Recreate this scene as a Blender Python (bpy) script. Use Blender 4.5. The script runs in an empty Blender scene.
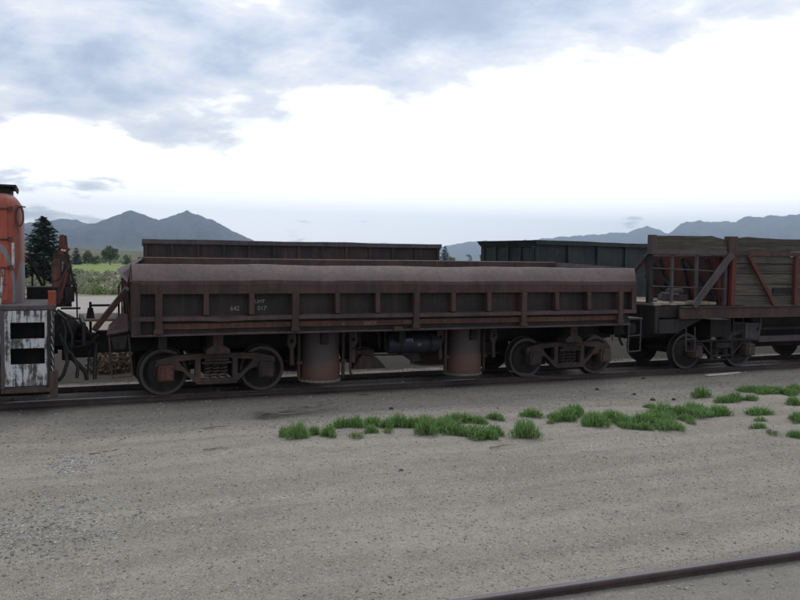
import bpy, bmesh, math, random
import numpy as np
from mathutils import Vector, Matrix, noise
from mathutils.geometry import tessellate_polygon

random.seed(7)
rng = np.random.default_rng(7)
S = bpy.context.scene
COL = S.collection
rad = math.radians

# ------------------------------------------------------------------ camera
CAM_H = 2.47
psi, pit, rol = rad(22.642), rad(2.683), rad(0.64)
F = Vector((math.sin(psi) * math.cos(pit), math.cos(psi) * math.cos(pit), -math.sin(pit)))
R0 = Vector((math.cos(psi), -math.sin(psi), 0))
U0 = R0.cross(F)
R = R0 * math.cos(rol) + U0 * math.sin(rol)
U = R.cross(F)
cam = bpy.data.cameras.new('camera')
cam.sensor_width = 36
cam.lens = 36 * 822.3 / 800
cam.clip_start = 0.1
cam.clip_end = 40000
co = bpy.data.objects.new('camera', cam)
m = Matrix((R, U, -F)).transposed().to_4x4()
m.translation = Vector((0, 0, CAM_H))
co.matrix_world = m
COL.objects.link(co)
S.camera = co

# ------------------------------------------------------------------ exposure
S.view_settings.view_transform = 'Standard'
S.view_settings.look = 'None'
S.view_settings.exposure = 0.0
S.view_settings.gamma = 1.0
S.cycles.max_bounces = 6
S.cycles.volume_bounces = 0
S.cycles.use_denoising = True

# ------------------------------------------------------------------ node helpers
class NT:
    def __init__(s, tree):
        s.t = tree
        s.n = tree.nodes
    def node(s, typ, **kw):
        n = s.n.new(typ)
        for k, v in kw.items():
            setattr(n, k, v)
        return n
    def link(s, a, b):
        s.t.links.new(a, b)
    def put(s, sock, v):
        if hasattr(v, 'is_linked') or isinstance(v, bpy.types.NodeSocket):
            s.link(v, sock)
        else:
            sock.default_value = v
    def math(s, op, a, b=None, c=None, clamp=False):
        n = s.node('ShaderNodeMath', operation=op, use_clamp=clamp)
        s.put(n.inputs[0], a)
        if b is not None: s.put(n.inputs[1], b)
        if c is not None: s.put(n.inputs[2], c)
        return n.outputs[0]
    def vmath(s, op, a, b=None):
        n = s.node('ShaderNodeVectorMath', operation=op)
        s.put(n.inputs[0], a)
        if b is not None: s.put(n.inputs[1], b)
        return n.outputs['Value'] if op in ('DOT_PRODUCT', 'LENGTH', 'DISTANCE') else n.outputs[0]
    def noise(s, vec, scale, detail=4, rough=.55, lac=2.0, dist=0.0):
        n = s.node('ShaderNodeTexNoise')
        if vec is not None: s.link(vec, n.inputs['Vector'])
        n.inputs['Scale'].default_value = scale
        n.inputs['Detail'].default_value = detail
        n.inputs['Roughness'].default_value = rough
        n.inputs['Lacunarity'].default_value = lac
        n.inputs['Distortion'].default_value = dist
        return n.outputs['Fac']
    def ramp(s, fac, stops, interp='LINEAR'):
        n = s.node('ShaderNodeValToRGB')
        cr = n.color_ramp
        cr.interpolation = interp
        while len(cr.elements) < len(stops): cr.elements.new(.5)
        for e, (p, c) in zip(cr.elements, stops):
            e.position = p
            e.color = (c, c, c, 1) if isinstance(c, (int, float)) else (*c, 1)
        s.link(fac, n.inputs[0])
        return n.outputs[0]
    def sstep(s, v, a, b, to0=0., to1=1.):
        n = s.node('ShaderNodeMapRange', interpolation_type='SMOOTHSTEP')
        s.put(n.inputs[0], v)
        for i, x in enumerate((a, b, to0, to1)): n.inputs[i + 1].default_value = x
        return n.outputs[0]
    def mix(s, fac, a, b, blend='MIX'):
        n = s.node('ShaderNodeMix', data_type='RGBA', blend_type=blend)
        s.put(n.inputs[0], fac)
        for sock, v in ((n.inputs[6], a), (n.inputs[7], b)):
            if isinstance(v, tuple) and len(v) == 3: v = (*v, 1)
            s.put(sock, v)
        return n.outputs[2]
    def scaled(s, vec, x, y, z):
        return s.vmath('MULTIPLY', vec, (x, y, z))

# ------------------------------------------------------------------ world: broken overcast
SUN_AZ, SUN_EL = 36.0, 52.0
W = bpy.data.worlds.new('World')
S.world = W
W.use_nodes = True
w = NT(W.node_tree)
w.n.clear()
sky = w.node('ShaderNodeTexSky', sky_type='NISHITA', sun_disc=False)
sky.sun_elevation = rad(SUN_EL)
sky.sun_rotation = rad(SUN_AZ)
tc = w.node('ShaderNodeTexCoord')
d = tc.outputs['Generated']
sx = w.node('ShaderNodeSeparateXYZ'); w.link(d, sx.inputs[0])
zc = w.math('MAXIMUM', sx.outputs[2], 0.0)
den = w.math('ADD', zc, 0.24)
cx = w.node('ShaderNodeCombineXYZ')
w.link(w.math('DIVIDE', sx.outputs[0], den), cx.inputs[0])
w.link(w.math('DIVIDE', sx.outputs[1], den), cx.inputs[1])
pl = cx.outputs[0]
n1 = w.noise(pl, 2.1, 8, .56, 2.1, .3)
n2 = w.noise(w.vmath('ADD', pl, (7.3, 2.1, 0.)), 6.0, 6, .58)
K = 2.4
def wdir(az, te):
    v = Vector((math.sin(rad(az)), math.cos(rad(az)), te * K)); return v.normalized()
dk = w.vmath('NORMALIZE', w.scaled(d, 1, 1, K))
BLOBS = [  # azimuth, tan(elevation), half-width in degrees, weight (+ grey cloud, - bright break)
    (-3, .19, 8, .16), (3, .165, 6, .10), (10, .165, 6, .13), (27, .275, 10, .26), (35, .32, 8, .12), (44, .30, 9, -.06),
    (16, .31, 13, .15), (-4, .28, 12, .05), (2, .075, 10, -.22), (12, .10, 7, -.20), (22, .02, 36, -.30), (42, .25, 7, .16), (38, .21, 6, .10), (21, .245, 5, -.10), (41, .08, 17, -.34), (26, .12, 13, -.34), (42, .19, 10, -.20),
    (50, .14, 14, -.22), (7.5, .245, 6, .20), (8, .30, 10, -.05), (20, .05, 14, -.16), (8, .085, 8, -.04), (26, .1, 3.5, .12), (38, .17, 4, .10), (50, .30, 10, -.05),
]
acc = w.math('MULTIPLY', w.math('SUBTRACT', n1, .5), 1.7)
acc = w.math('ADD', acc, w.math('MULTIPLY', w.math('SUBTRACT', n2, .5), .75))
for az, te, wd, wt in BLOBS:
    dv = w.vmath('DOT_PRODUCT', dk, tuple(wdir(az, te)))
    g = w.sstep(dv, math.cos(rad(wd * 1.25)), 1.0, 0., wt)
    acc = w.math('ADD', acc, g)
tone = w.math('ADD', acc, .40)
CB = 10.0
cloud = w.ramp(tone, [(.0, (2.5, 2.47, 2.42)), (.12, (1.45, 1.45, 1.46)), (.23, (1.07, 1.08, 1.11)), (.35, (.92, .95, 1.04)), (.48, (.76, .83, .97)), (.60, (.61, .69, .85)), (.76, (.49, .565, .73)), (.96, (.42, .48, .63))])
cl10 = w.vmath('SCALE', cloud); cl10.node.inputs[3].default_value = CB
clear = w.vmath('MINIMUM', sky.outputs[0], (9., 9.5, 11.))
skyc = w.mix(.93, clear, cl10)
bg = w.node('ShaderNodeBackground')
bg.inputs[1].default_value = .1
w.link(skyc, bg.inputs[0])
wo = w.node('ShaderNodeOutputWorld')
w.link(bg.outputs[0], wo.inputs[0])

sun = bpy.data.lights.new('sun', 'SUN')
sun.energy = 1.0
sun.angle = rad(20)
sun.color = (1, .96, .9)
so = bpy.data.objects.new('sun', sun)
so.rotation_euler = Vector((-math.sin(rad(SUN_AZ)) * math.cos(rad(SUN_EL)), -math.cos(rad(SUN_AZ)) * math.cos(rad(SUN_EL)), -math.sin(rad(SUN_EL)))).to_track_quat('-Z', 'Y').to_euler()
COL.objects.link(so)

# ------------------------------------------------------------------ materials
def new_mat(name):
    mt = bpy.data.materials.new(name)
    mt.use_nodes = True
    t = NT(mt.node_tree)
    b = t.n['Principled BSDF']
    geo = t.node('ShaderNodeNewGeometry')
    return mt, t, b, geo.outputs['Position'], geo

def bump(t, b, h, strength, dist=.01):
    n = t.node('ShaderNodeBump')
    n.inputs['Strength'].default_value = strength
    n.inputs['Distance'].default_value = dist
    t.link(h, n.inputs['Height'])
    t.link(n.outputs[0], b.inputs['Normal'])

def steel(name, base, dark, rust, rust_amt=.4, rough=.62, spec=.5, streak=1.0, scale=1.0):
    mt, t, b, P, geo = new_mat(name)
    big = t.noise(P, 1.3 * scale, 6, .62)
    fine = t.noise(P, 17 * scale, 7, .68)
    st = t.noise(t.scaled(P, 9 * scale, 9 * scale, .55 * scale), 1.0, 4, .6)
    c = t.mix(t.sstep(t.math('ADD', t.math('MULTIPLY', big, .6), t.math('MULTIPLY', st, .4 * streak)), .38, .62), dark, base)
    rf = t.math('ADD', t.math('MULTIPLY', fine, .55), t.math('MULTIPLY', t.noise(P, 3.1 * scale, 5, .6), .45))
    c = t.mix(t.sstep(rf, .66 - .3 * rust_amt, .80 - .3 * rust_amt), c, rust)
    run = t.noise(t.scaled(P, 21 * scale, 21 * scale, .9 * scale), 1.0, 5, .65)
    c = t.mix(t.math('MULTIPLY', t.math('MULTIPLY', t.sstep(run, .52, .68), t.sstep(big, .40, .60)), .65), c, tuple(x * .9 for x in rust))
    c = t.mix(t.math('MULTIPLY', t.sstep(run, .46, .34), .45), c, tuple(x * .8 for x in dark))
    c = t.mix(t.math('MULTIPLY', t.sstep(t.noise(P, 60 * scale, 3, .6), .52, .75), .35), c, tuple(min(1, x * 1.8) for x in base))
    t.link(c, b.inputs['Base Color'])
    t.link(t.math('ADD', t.math('MULTIPLY', fine, .35), rough - .17), b.inputs['Roughness'])
    b.inputs['Specular IOR Level'].default_value = spec * .6
    bump(t, b, t.math('ADD', fine, t.math('MULTIPLY', big, 2.0)), .5, .008)
    return mt

def wood(name, c1, c2, axis='x', dk=(.03, .026, .024), soft=.5):
    mt, t, b, P, geo = new_mat(name)
    isl = geo.outputs['Random Per Island']
    oi = t.node('ShaderNodeObjectInfo')
    sc = {'x': (.7, 14, 14), 'y': (14, .7, 14), 'z': (14, 14, .7)}[axis]
    off = t.node('ShaderNodeCombineXYZ')
    t.link(t.math('MULTIPLY', oi.outputs['Random'], 40.), off.inputs[0]); t.link(t.math('MULTIPLY', isl, 31.), off.inputs[1])
    Q = t.vmath('ADD', P, off.outputs[0])
    g = t.noise(t.scaled(Q, *sc), 1.6, 6, .65)
    h = t.noise(t.scaled(Q, *[x * 3 for x in sc]), 2.0, 4, .6)
    p = t.noise(P, 2.2, 4, .6)
    c = t.mix(t.sstep(g, .32, .68), c1, c2)
    c = t.mix(t.math('MULTIPLY', t.sstep(h, .55, .75), .7), c, dk)
    c = t.mix(t.math('MULTIPLY', t.sstep(p, .5, .75), soft), c, dk)
    v = t.math('ADD', t.math('MULTIPLY', oi.outputs['Random'], .5), .75)
    c = t.mix(1., c, v, 'MULTIPLY')
    t.link(c, b.inputs['Base Color'])
    b.inputs['Roughness'].default_value = .9
    b.inputs['Specular IOR Level'].default_value = .2
    bump(t, b, t.math('ADD', g, h), .6, .01)
    return mt

def plain(name, c, rough=.7, spec=.4, var=.35, scale=8):
    mt, t, b, P, geo = new_mat(name)
    n = t.noise(P, scale, 5, .6)
    t.link(t.mix(n, tuple(x * (1 - var) for x in c), tuple(min(1, x * (1 + var)) for x in c)), b.inputs['Base Color'])
    b.inputs['Roughness'].default_value = rough
    b.inputs['Specular IOR Level'].default_value = spec
    bump(t, b, n, .3, .01)
    return mt

M = {}
M['body'] = steel('purple_brown_steel', (.070, .038, .033), (.031, .020, .018), (.095, .043, .030), .40, .6, .4)
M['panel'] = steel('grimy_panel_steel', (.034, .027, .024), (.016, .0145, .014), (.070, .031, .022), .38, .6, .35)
M['rim'] = steel('worn_rim_steel', (.078, .049, .048), (.042, .027, .027), (.092, .041, .031), .42, .55, .5)
M['strip'] = steel('rusty_strip_steel', (.095, .048, .033), (.05, .028, .023), (.145, .07, .037), .48, .7, .3)
M['under'] = steel('dark_underframe_steel', (.030, .026, .025), (.013, .013, .013), (.06, .035, .026), .22, .7, .3)
M['truck'] = steel('rusty_truck_casting', (.070, .050, .043), (.034, .028, .026), (.13, .065, .042), .40, .75, .3)
M['boxred'] = steel('red_rust_casting', (.13, .058, .045), (.06, .035, .03), (.19, .085, .06), .45, .75, .3)
M['boxorange'] = steel('worn_orange_paint', (.30, .062, .03), (.16, .042, .028), (.09, .04, .03), .35, .6, .3)
M['wheel'] = steel('wheel_steel', (.042, .034, .031), (.022, .019, .018), (.065, .04, .03), .3, .6, .4)
M['tyre'] = steel('tyre_steel', (.066, .056, .050), (.042, .036, .034), (.08, .052, .04), .3, .45, .6)
M['cyl'] = steel('cylinder_steel', (.052, .045, .043), (.026, .025, .026), (.06, .04, .035), .2, .55, .5)
M['cylrust'] = steel('cylinder_rust', (.15, .066, .045), (.08, .04, .033), (.20, .10, .06), .45, .8, .3)
M['tank'] = steel('blue_black_tank', (.026, .032, .038), (.014, .016, .02), (.05, .035, .03), .12, .5, .5)
M['gon'] = steel('dark_gondola_steel', (.042, .029, .027), (.018, .016, .0155), (.12, .048, .033), .32, .65, .4)
M['gong'] = steel('green_black_gondola_steel', (.029, .036, .035), (.014, .018, .019), (.045, .05, .042), .25, .6, .4)
M['ggrey'] = steel('green_grey_flange_steel', (.085, .092, .082), (.05, .056, .05), (.09, .075, .055), .3, .65, .4)
M['chord'] = steel('grey_brown_chord_steel', (.085, .073, .073), (.05, .042, .042), (.08, .048, .038), .3, .65, .4)
M['red'] = steel('faded_red_paint', (.135, .034, .025), (.070, .026, .021), (.07, .035, .027), .3, .65, .4)
M['slope'] = steel('dark_red_slope_sheet', (.085, .026, .020), (.038, .019, .017), (.035, .026, .024), .4, .7, .3)
M['rail'] = steel('rail_steel', (.075, .055, .050), (.05, .038, .036), (.10, .062, .045), .4, .6, .4)
M['railhead'] = steel('rail_head', (.12, .100, .105), (.09, .075, .078), (.11, .075, .06), .25, .4, .7)
M['wood'] = wood('weathered_plank', (.048, .042, .035), (.102, .088, .071), 'x', soft=.7)
M['deck'] = wood('pale_deck_plank', (.20, .165, .13), (.31, .265, .21), 'y', (.12, .1, .08), .3)
M['tie'] = wood('old_tie_wood', (.05, .043, .037), (.11, .095, .08), 'y')
M['dustplate'] = steel('dusty_deck_plate', (.19, .155, .135), (.12, .095, .085), (.14, .085, .06), .3, .8, .3)
M['hose'] = plain('black_rubber', (.018, .018, .019), .6)
M['white'] = plain('white_lettering', (.24, .22, .20), .8, .3, .6, 40)
M['ghost'] = plain('faded_lettering', (.17, .125, .10), .8)
M['chalk'] = plain('chalk_blue_lettering', (.30, .36, .40), .8, .3, .6, 40)
M['paleboard'] = wood('pale_board', (.45, .41, .36), (.6, .55, .48), 'x', (.3, .27, .23), .2)
M['twig'] = plain('grey_dead_wood', (.20, .175, .15), .9, .2)
M['rock'] = plain('dark_clinker', (.045, .042, .04), .9, .2)

def orange_mat():
    mt, t, b, P, geo = new_mat('orange_hood_paint')
    s = t.node('ShaderNodeSeparateXYZ'); t.link(P, s.inputs[0])
    fade = t.noise(P, 2.0, 5, .6)
    st = t.noise(t.scaled(P, 11, 11, .5), 1.0, 5, .62)
    c = t.mix(t.sstep(fade, .35, .65), (.27, .042, .021), (.36, .070, .036))
    c = t.mix(t.math('MULTIPLY', t.sstep(st, .46, .70), .65), c, (.14, .04, .028))
    rs = t.noise(t.scaled(P, 16, 16, .8), 1.3, 6, .68)
    c = t.mix(t.math('MULTIPLY', t.sstep(rs, .54, .62), .7), c, (.075, .032, .026))
    c = t.mix(t.math('MULTIPLY', t.sstep(s.outputs[0], -.72, -.52), .45), c, (.10, .045, .035))
    # curved grey stripe painted round the hood end
    a = t.math('MULTIPLY', t.math('ADD', s.outputs[0], .87), 3.0)
    bq = t.math('SUBTRACT', s.outputs[2], 1.93)
    rr = t.math('SQRT', t.math('ADD', t.math('MULTIPLY', a, a), t.math('MULTIPLY', bq, bq)))
    band = t.math('SUBTRACT', 1., t.sstep(t.math('ABSOLUTE', t.math('SUBTRACT', rr, .70)), .055, .075))
    tip = t.math('MULTIPLY', t.sstep(t.math('ADD', s.outputs[0], t.math('MULTIPLY', s.outputs[2], -.16)), -.945, -.93), t.sstep(s.outputs[2], 2.42, 2.34))
    band = t.math('MULTIPLY', t.math('MAXIMUM', band, t.math('MULTIPLY', tip, .75)), t.sstep(fade, .25, .4))
    c = t.mix(band, c, (.17, .165, .17))
    soot = t.sstep(t.math('ADD', s.outputs[2], t.math('MULTIPLY', t.math('SUBTRACT', fade, .5), .5)), 3.36, 3.50)
    c = t.mix(soot, c, (.095, .09, .088))
    f = t.noise(P, 24, 6, .7)
    c = t.mix(t.sstep(f, .62, .72), c, (.12, .05, .035))
    t.link(c, b.inputs['Base Color'])
    b.inputs['Roughness'].default_value = .55
    bump(t, b, f, .2, .005)
    return mt
M['orange'] = orange_mat()

def peel_mat():
    mt, t, b, P, geo = new_mat('peeling_white_paint')
    st = t.noise(t.scaled(P, 17, 17, 1.3), 1.0, 6, .7)
    sp = t.noise(P, 4.2, 6, .7)
    f = t.math('ADD', t.math('MULTIPLY', st, .55), t.math('MULTIPLY', sp, .45))
    c = t.mix(t.sstep(f, .475, .545), (.44, .445, .445), (.05, .045, .042))
    c = t.mix(t.math('MULTIPLY', t.sstep(t.noise(P, 4, 4, .6), .5, .7), .45), c, (.30, .28, .25))
    t.link(c, b.inputs['Base Color'])
    b.inputs['Roughness'].default_value = .75
    return mt
M['peel'] = peel_mat()

def zebra_mat():
    mt, t, b, P, geo = new_mat('zebra_pilot_paint')
    s = t.node('ShaderNodeSeparateXYZ'); t.link(P, s.inputs[0])
    q = t.math('ADD', t.math('MULTIPLY', s.outputs[1], 1.0), t.math('MULTIPLY', s.outputs[2], .22))
    q = t.math('ADD', q, t.math('MULTIPLY', t.noise(P, 5, 4, .6), .12))
    f = t.math('FRACT', t.math('MULTIPLY', q, 2.3))
    c = t.mix(t.sstep(f, .52, .56), (.035, .033, .033), (.45, .45, .44))
    c = t.mix(t.sstep(t.noise(t.scaled(P, 9, 9, 1), 1.2, 5, .65), .47, .56), c, (.05, .042, .038))
    t.link(c, b.inputs['Base Color'])
    b.inputs['Roughness'].default_value = .75
    return mt
M['zebra'] = zebra_mat()

def cyl_mat():
    """black pot with a rust patch on the lower part (patch shape is its own)"""
    mt, t, b, P, geo = new_mat('dump_pot_paint')
    s = t.node('ShaderNodeSeparateXYZ'); t.link(P, s.inputs[0])
    n = t.noise(P, 5.5, 5, .6)
    edge = t.math('ADD', s.outputs[2], t.math('MULTIPLY', t.math('SUBTRACT', n, .5), .45))
    edge = t.math('SUBTRACT', edge, t.math('MULTIPLY', t.sstep(s.outputs[0], 4.1, 4.6), .12))
    f = t.sstep(edge, .50, .68)
    fine = t.noise(P, 22, 6, .66)
    c = t.mix(f, (.085, .038, .026), (.043, .031, .027))
    c = t.mix(t.math('MULTIPLY', t.sstep(fine, .5, .7), .6), c, (.075, .05, .042))
    t.link(c, b.inputs['Base Color'])
    b.inputs['Roughness'].default_value = .62
    bump(t, b, fine, .3, .006)
    return mt
M['pot'] = cyl_mat()

def leaf_mat(name, c1, c2, sc=3.0, trans=.25, dry=None):
    mt, t, b, P, geo = new_mat(name)
    f = t.math('ADD', t.math('MULTIPLY', geo.outputs['Random Per Island'], .6), t.math('MULTIPLY', t.noise(P, sc, 3, .6), .4))
    c = t.mix(f, c1, c2)
    if dry: c = t.mix(t.math('GREATER_THAN', geo.outputs['Random Per Island'], .94), c, dry)
    t.link(c, b.inputs['Base Color'])
    b.inputs['Roughness'].default_value = .7
    b.inputs['Specular IOR Level'].default_value = .25
    tr = t.node('ShaderNodeBsdfTranslucent')
    t.link(c, tr.inputs[0])
    mx = t.node('ShaderNodeMixShader')
    mx.inputs[0].default_value = trans
    t.link(b.outputs[0], mx.inputs[1]); t.link(tr.outputs[0], mx.inputs[2])
    t.link(mx.outputs[0], t.n['Material Output'].inputs[0])
    return mt
M['weed'] = leaf_mat('weed_green', (.085, .18, .05), (.25, .40, .13), dry=(.34, .30, .17))
M['weedpale'] = leaf_mat('weed_pale_green', (.13, .20, .07), (.25, .33, .13))
M['sage'] = leaf_mat('sage_grey_green', (.17, .175, .11), (.33, .33, .23), .3)
M['sagegreen'] = leaf_mat('shrub_green', (.10, .15, .045), (.18, .24, .09), .3)
M['spruce'] = leaf_mat('spruce_needles', (.018, .040, .026), (.050, .085, .050), .8, .1)
M['decid'] = leaf_mat('broadleaf_green', (.035, .075, .022), (.10, .155, .05), .2)
M['decid2'] = leaf_mat('pale_broadleaf_green', (.08, .11, .045), (.16, .19, .08), .2)
M['bark'] = plain('grey_bark', (.09, .07, .055), .9, .2)

# ------------------------------------------------------------------ mesh builder
ORG = Vector((0, 0, 0))
class MB:
    def __init__(s): s.v = []; s.f = []
    def add(s, vs, fs):
        o = len(s.v)
        s.v += [tuple(v) for v in vs]
        s.f += [tuple(i + o for i in f) for f in fs]
        return s
    def box(s, x0, x1, y0, y1, z0, z1):
        return s.add([(x0, y0, z0), (x1, y0, z0), (x1, y1, z0), (x0, y1, z0), (x0, y0, z1), (x1, y0, z1), (x1, y1, z1), (x0, y1, z1)],
                     [(0, 3, 2, 1), (4, 5, 6, 7), (0, 1, 5, 4), (1, 2, 6, 5), (2, 3, 7, 6), (3, 0, 4, 7)])
    def bar(s, p, q, wd, h, up=(0, 0, 1)):
        p, q = Vector(p), Vector(q)
        d = (q - p).normalized()
        a = d.cross(Vector(up))
        if a.length < 1e-4: a = d.cross(Vector((0, 1, 0)))
        a.normalize()
        b = a.cross(d)
        a *= wd / 2; b *= h / 2
        return s.add([p - a - b, p + a - b, p + a + b, p - a + b, q - a - b, q + a - b, q + a + b, q - a + b],
                     [(0, 1, 2, 3), (4, 7, 6, 5), (0, 4, 5, 1), (1, 5, 6, 2), (2, 6, 7, 3), (3, 7, 4, 0)])
    def tube(s, pts, r, n=8, caps=True):
        pts = [Vector(p) for p in pts]
        rs = r if isinstance(r, (list, tuple)) else [r] * len(pts)
        vs = []; prev = None
        for i, p in enumerate(pts):
            d = (pts[min(i + 1, len(pts) - 1)] - pts[max(i - 1, 0)]).normalized()
            if prev is None:
                a = d.cross(Vector((0, 0, 1)))
                if a.length < 1e-3: a = d.cross(Vector((1, 0, 0)))
            else:
                a = prev - d * prev.dot(d)
            a.normalize(); prev = a
            b = d.cross(a)
            vs += [p + (a * math.cos(2 * math.pi * k / n) + b * math.sin(2 * math.pi * k / n)) * rs[i] for k in range(n)]
        fs = [(i * n + k, i * n + (k + 1) % n, (i + 1) * n + (k + 1) % n, (i + 1) * n + k) for i in range(len(pts) - 1) for k in range(n)]
        if caps:
            fs += [tuple(range(n - 1, -1, -1)), tuple(range((len(pts) - 1) * n, len(pts) * n))]
        return s.add(vs, fs)
    def cyl(s, p, q, r, n=20): return s.tube([p, q], r, n)
    def lathe(s, prof, c, axis='z', n=28):
        """prof: (radius, height) along axis from centre c"""
        vs = []
        for r, h in prof:
            for k in range(n):
                a = 2 * math.pi * k / n
                u, v = r * math.cos(a), r * math.sin(a)
                vs.append({'z': (c[0] + u, c[1] + v, c[2] + h), 'y': (c[0] + u, c[1] + h, c[2] + v), 'x': (c[0] + h, c[1] + u, c[2] + v)}[axis])
        m_ = len(prof)
        fs = [(i * n + k, i * n + (k + 1) % n, (i + 1) * n + (k + 1) % n, (i + 1) * n + k) for i in range(m_ - 1) for k in range(n)]
        if prof[0][0] > 1e-5: fs.append(tuple(range(n - 1, -1, -1)))
        if prof[-1][0] > 1e-5: fs.append(tuple(range((m_ - 1) * n, m_ * n)))
        return s.add(vs, fs)
    def plate(s, outer, holes, a0, a1, axis='y'):
        """polygon with holes, extruded along an axis from a0 to a1"""
        loops = [outer] + list(holes)
        flat = [p for l in loops for p in l]
        tris = tessellate_polygon([[Vector((p[0], p[1], 0)) for p in l] for l in loops])
        def P(p, a): return {'y': (p[0], a, p[1]), 'x': (a, p[0], p[1]), 'z': (p[0], p[1], a)}[axis]
        n = len(flat)
        vs = [P(p, a0) for p in flat] + [P(p, a1) for p in flat]
        fs = [tuple(t) for t in tris] + [tuple(i + n for i in reversed(t)) for t in tris]
        o = 0
        for l in loops:
            k = len(l)
            fs += [(o + i, o + (i + 1) % k, n + o + (i + 1) % k, n + o + i) for i in range(k)]
            o += k
        return s.add(vs, fs)
    def mesh(s, name, mat, smooth=False, fix=True):
        me = bpy.data.meshes.new(name)
        o = ORG
        me.from_pydata([(x - o.x, y - o.y, z - o.z) for x, y, z in s.v], [], s.f)
        if fix:
            bm = bmesh.new(); bm.from_mesh(me)
            bmesh.ops.recalc_face_normals(bm, faces=bm.faces)
            bm.to_mesh(me); bm.free()
        me.materials.append(mat)
        if smooth:
            me.polygons.foreach_set('use_smooth', [True] * len(me.polygons))
            try: me.set_sharp_from_angle(angle=rad(40))
            except Exception: pass
        me.update()
        return me
    def build(s, name, mat, parent=None, smooth=False, bev=0.0, label=None, fix=True):
        ob = bpy.data.objects.new(name, s.mesh(name, mat, smooth, fix))
        COL.objects.link(ob)
        ob.parent = parent
        if bev:
            b = ob.modifiers.new('bevel', 'BEVEL'); b.width = bev; b.segments = 2; b.limit_method = 'ANGLE'; b.angle_limit = rad(50)
            b.harden_normals = False
        if label: ob['label'] = label
        return ob

def tag(o, label=None, cat=None, group=None, kind=None):
    if label: o['label'] = label
    if cat: o['category'] = cat
    if group: o['group'] = group
    if kind: o['kind'] = kind
    return o

def thing(name, label, cat, loc=(0, 0, 0), rz=0, group=None):
    global ORG
    o = bpy.data.objects.new(name, None)
    COL.objects.link(o)
    o.empty_display_size = .3
    o.location = loc
    o.rotation_euler = (0, 0, rz)
    ORG = Vector(loc)
    return tag(o, label, cat, group)

def child(name, me, parent, loc=(0, 0, 0), rot=None, scale=None):
    o = bpy.data.objects.new(name, me)
    COL.objects.link(o)
    o.parent = parent
    o.location = loc
    if rot: o.rotation_euler = rot
    if scale: o.scale = scale
    return o

def lettering(txt, size, loc, mat, parent, name='lettering', extr=.001, sx=1.0):
    cu = bpy.data.curves.new('text', 'FONT')
    cu.body = txt; cu.size = size; cu.extrude = extr; cu.resolution_u = 2
    ob = bpy.data.objects.new('text', cu)
    COL.objects.link(ob)
    dg = bpy.context.evaluated_depsgraph_get()
    me = bpy.data.meshes.new_from_object(ob.evaluated_get(dg))
    bpy.data.objects.remove(ob)
    me.materials.clear(); me.materials.append(mat)
    o = child(name, me, parent, Vector(loc) - ORG, (rad(90), 0, 0), (sx, 1, 1))
    return o

# ------------------------------------------------------------------ ground
def fbm(x, y, s, o=4):
    return noise.fractal(Vector((x * s, y * s, 1.7)), 1.0, 2.0, o)
def sm(a, b, x):
    t = min(1, max(0, (x - a) / (b - a))); return t * t * (3 - 2 * t)
def gh(x, y):
    if y > 60 or y < -20 or x < -40 or x > 70: return 0.0
    near = 1 - sm(30, 60, y)
    h = .035 * fbm(x * .5, y, .9) + .012 * fbm(x, y, 3.1, 3)
    wob = .25 * fbm(x, 3.0, .18, 2)
    for yc, dp, wd in ((6.1, .034, .2), (6.5, .02, .14), (7.6, .036, .22), (8.05, .024, .15), (8.8, .028, .18), (9.25, .022, .14)):
        u = (y - yc - wob - .02 * x) / wd
        h += dp * (-math.exp(-u * u) + .6 * math.exp(-(abs(u) - 1.6) ** 2 * 2.5))
    h += .05 * sm(9.6, 10.6, y) * (1 - sm(11.4, 12.4, y)) * (.6 + fbm(x, y, .5))
    trk = sm(13.2, 14.2, y) * (1 - sm(16.6, 17.6, y))
    h = h * (1 - .85 * trk) + .034 * trk
    t2 = sm(3.0, 3.3, y) * (1 - sm(5.15, 5.4, y))
    h = h * (1 - .8 * t2) + .075 * t2
    return h * near

def axis_pts(segs):
    out = []
    for a, b, n in segs: out += list(np.linspace(a, b, n, endpoint=False))
    out.append(segs[-1][1]); return out
gx = axis_pts([(-10000, -600, 8), (-600, -60, 12), (-60, -6, 40), (-6, 18, 300), (18, 60, 50), (60, 600, 12), (600, 10000, 8)])
gy = axis_pts([(-500, -20, 8), (-20, 3.5, 40), (3.5, 14, 210), (14, 18, 30), (18, 60, 40), (60, 600, 20), (600, 9700, 12)])
nx, ny = len(gx), len(gy)
gv = [(x, y, gh(x, y)) for y in gy for x in gx]
gf = [(j * nx + i, j * nx + i + 1, (j + 1) * nx + i + 1, (j + 1) * nx + i) for j in range(ny - 1) for i in range(nx - 1)]

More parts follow.
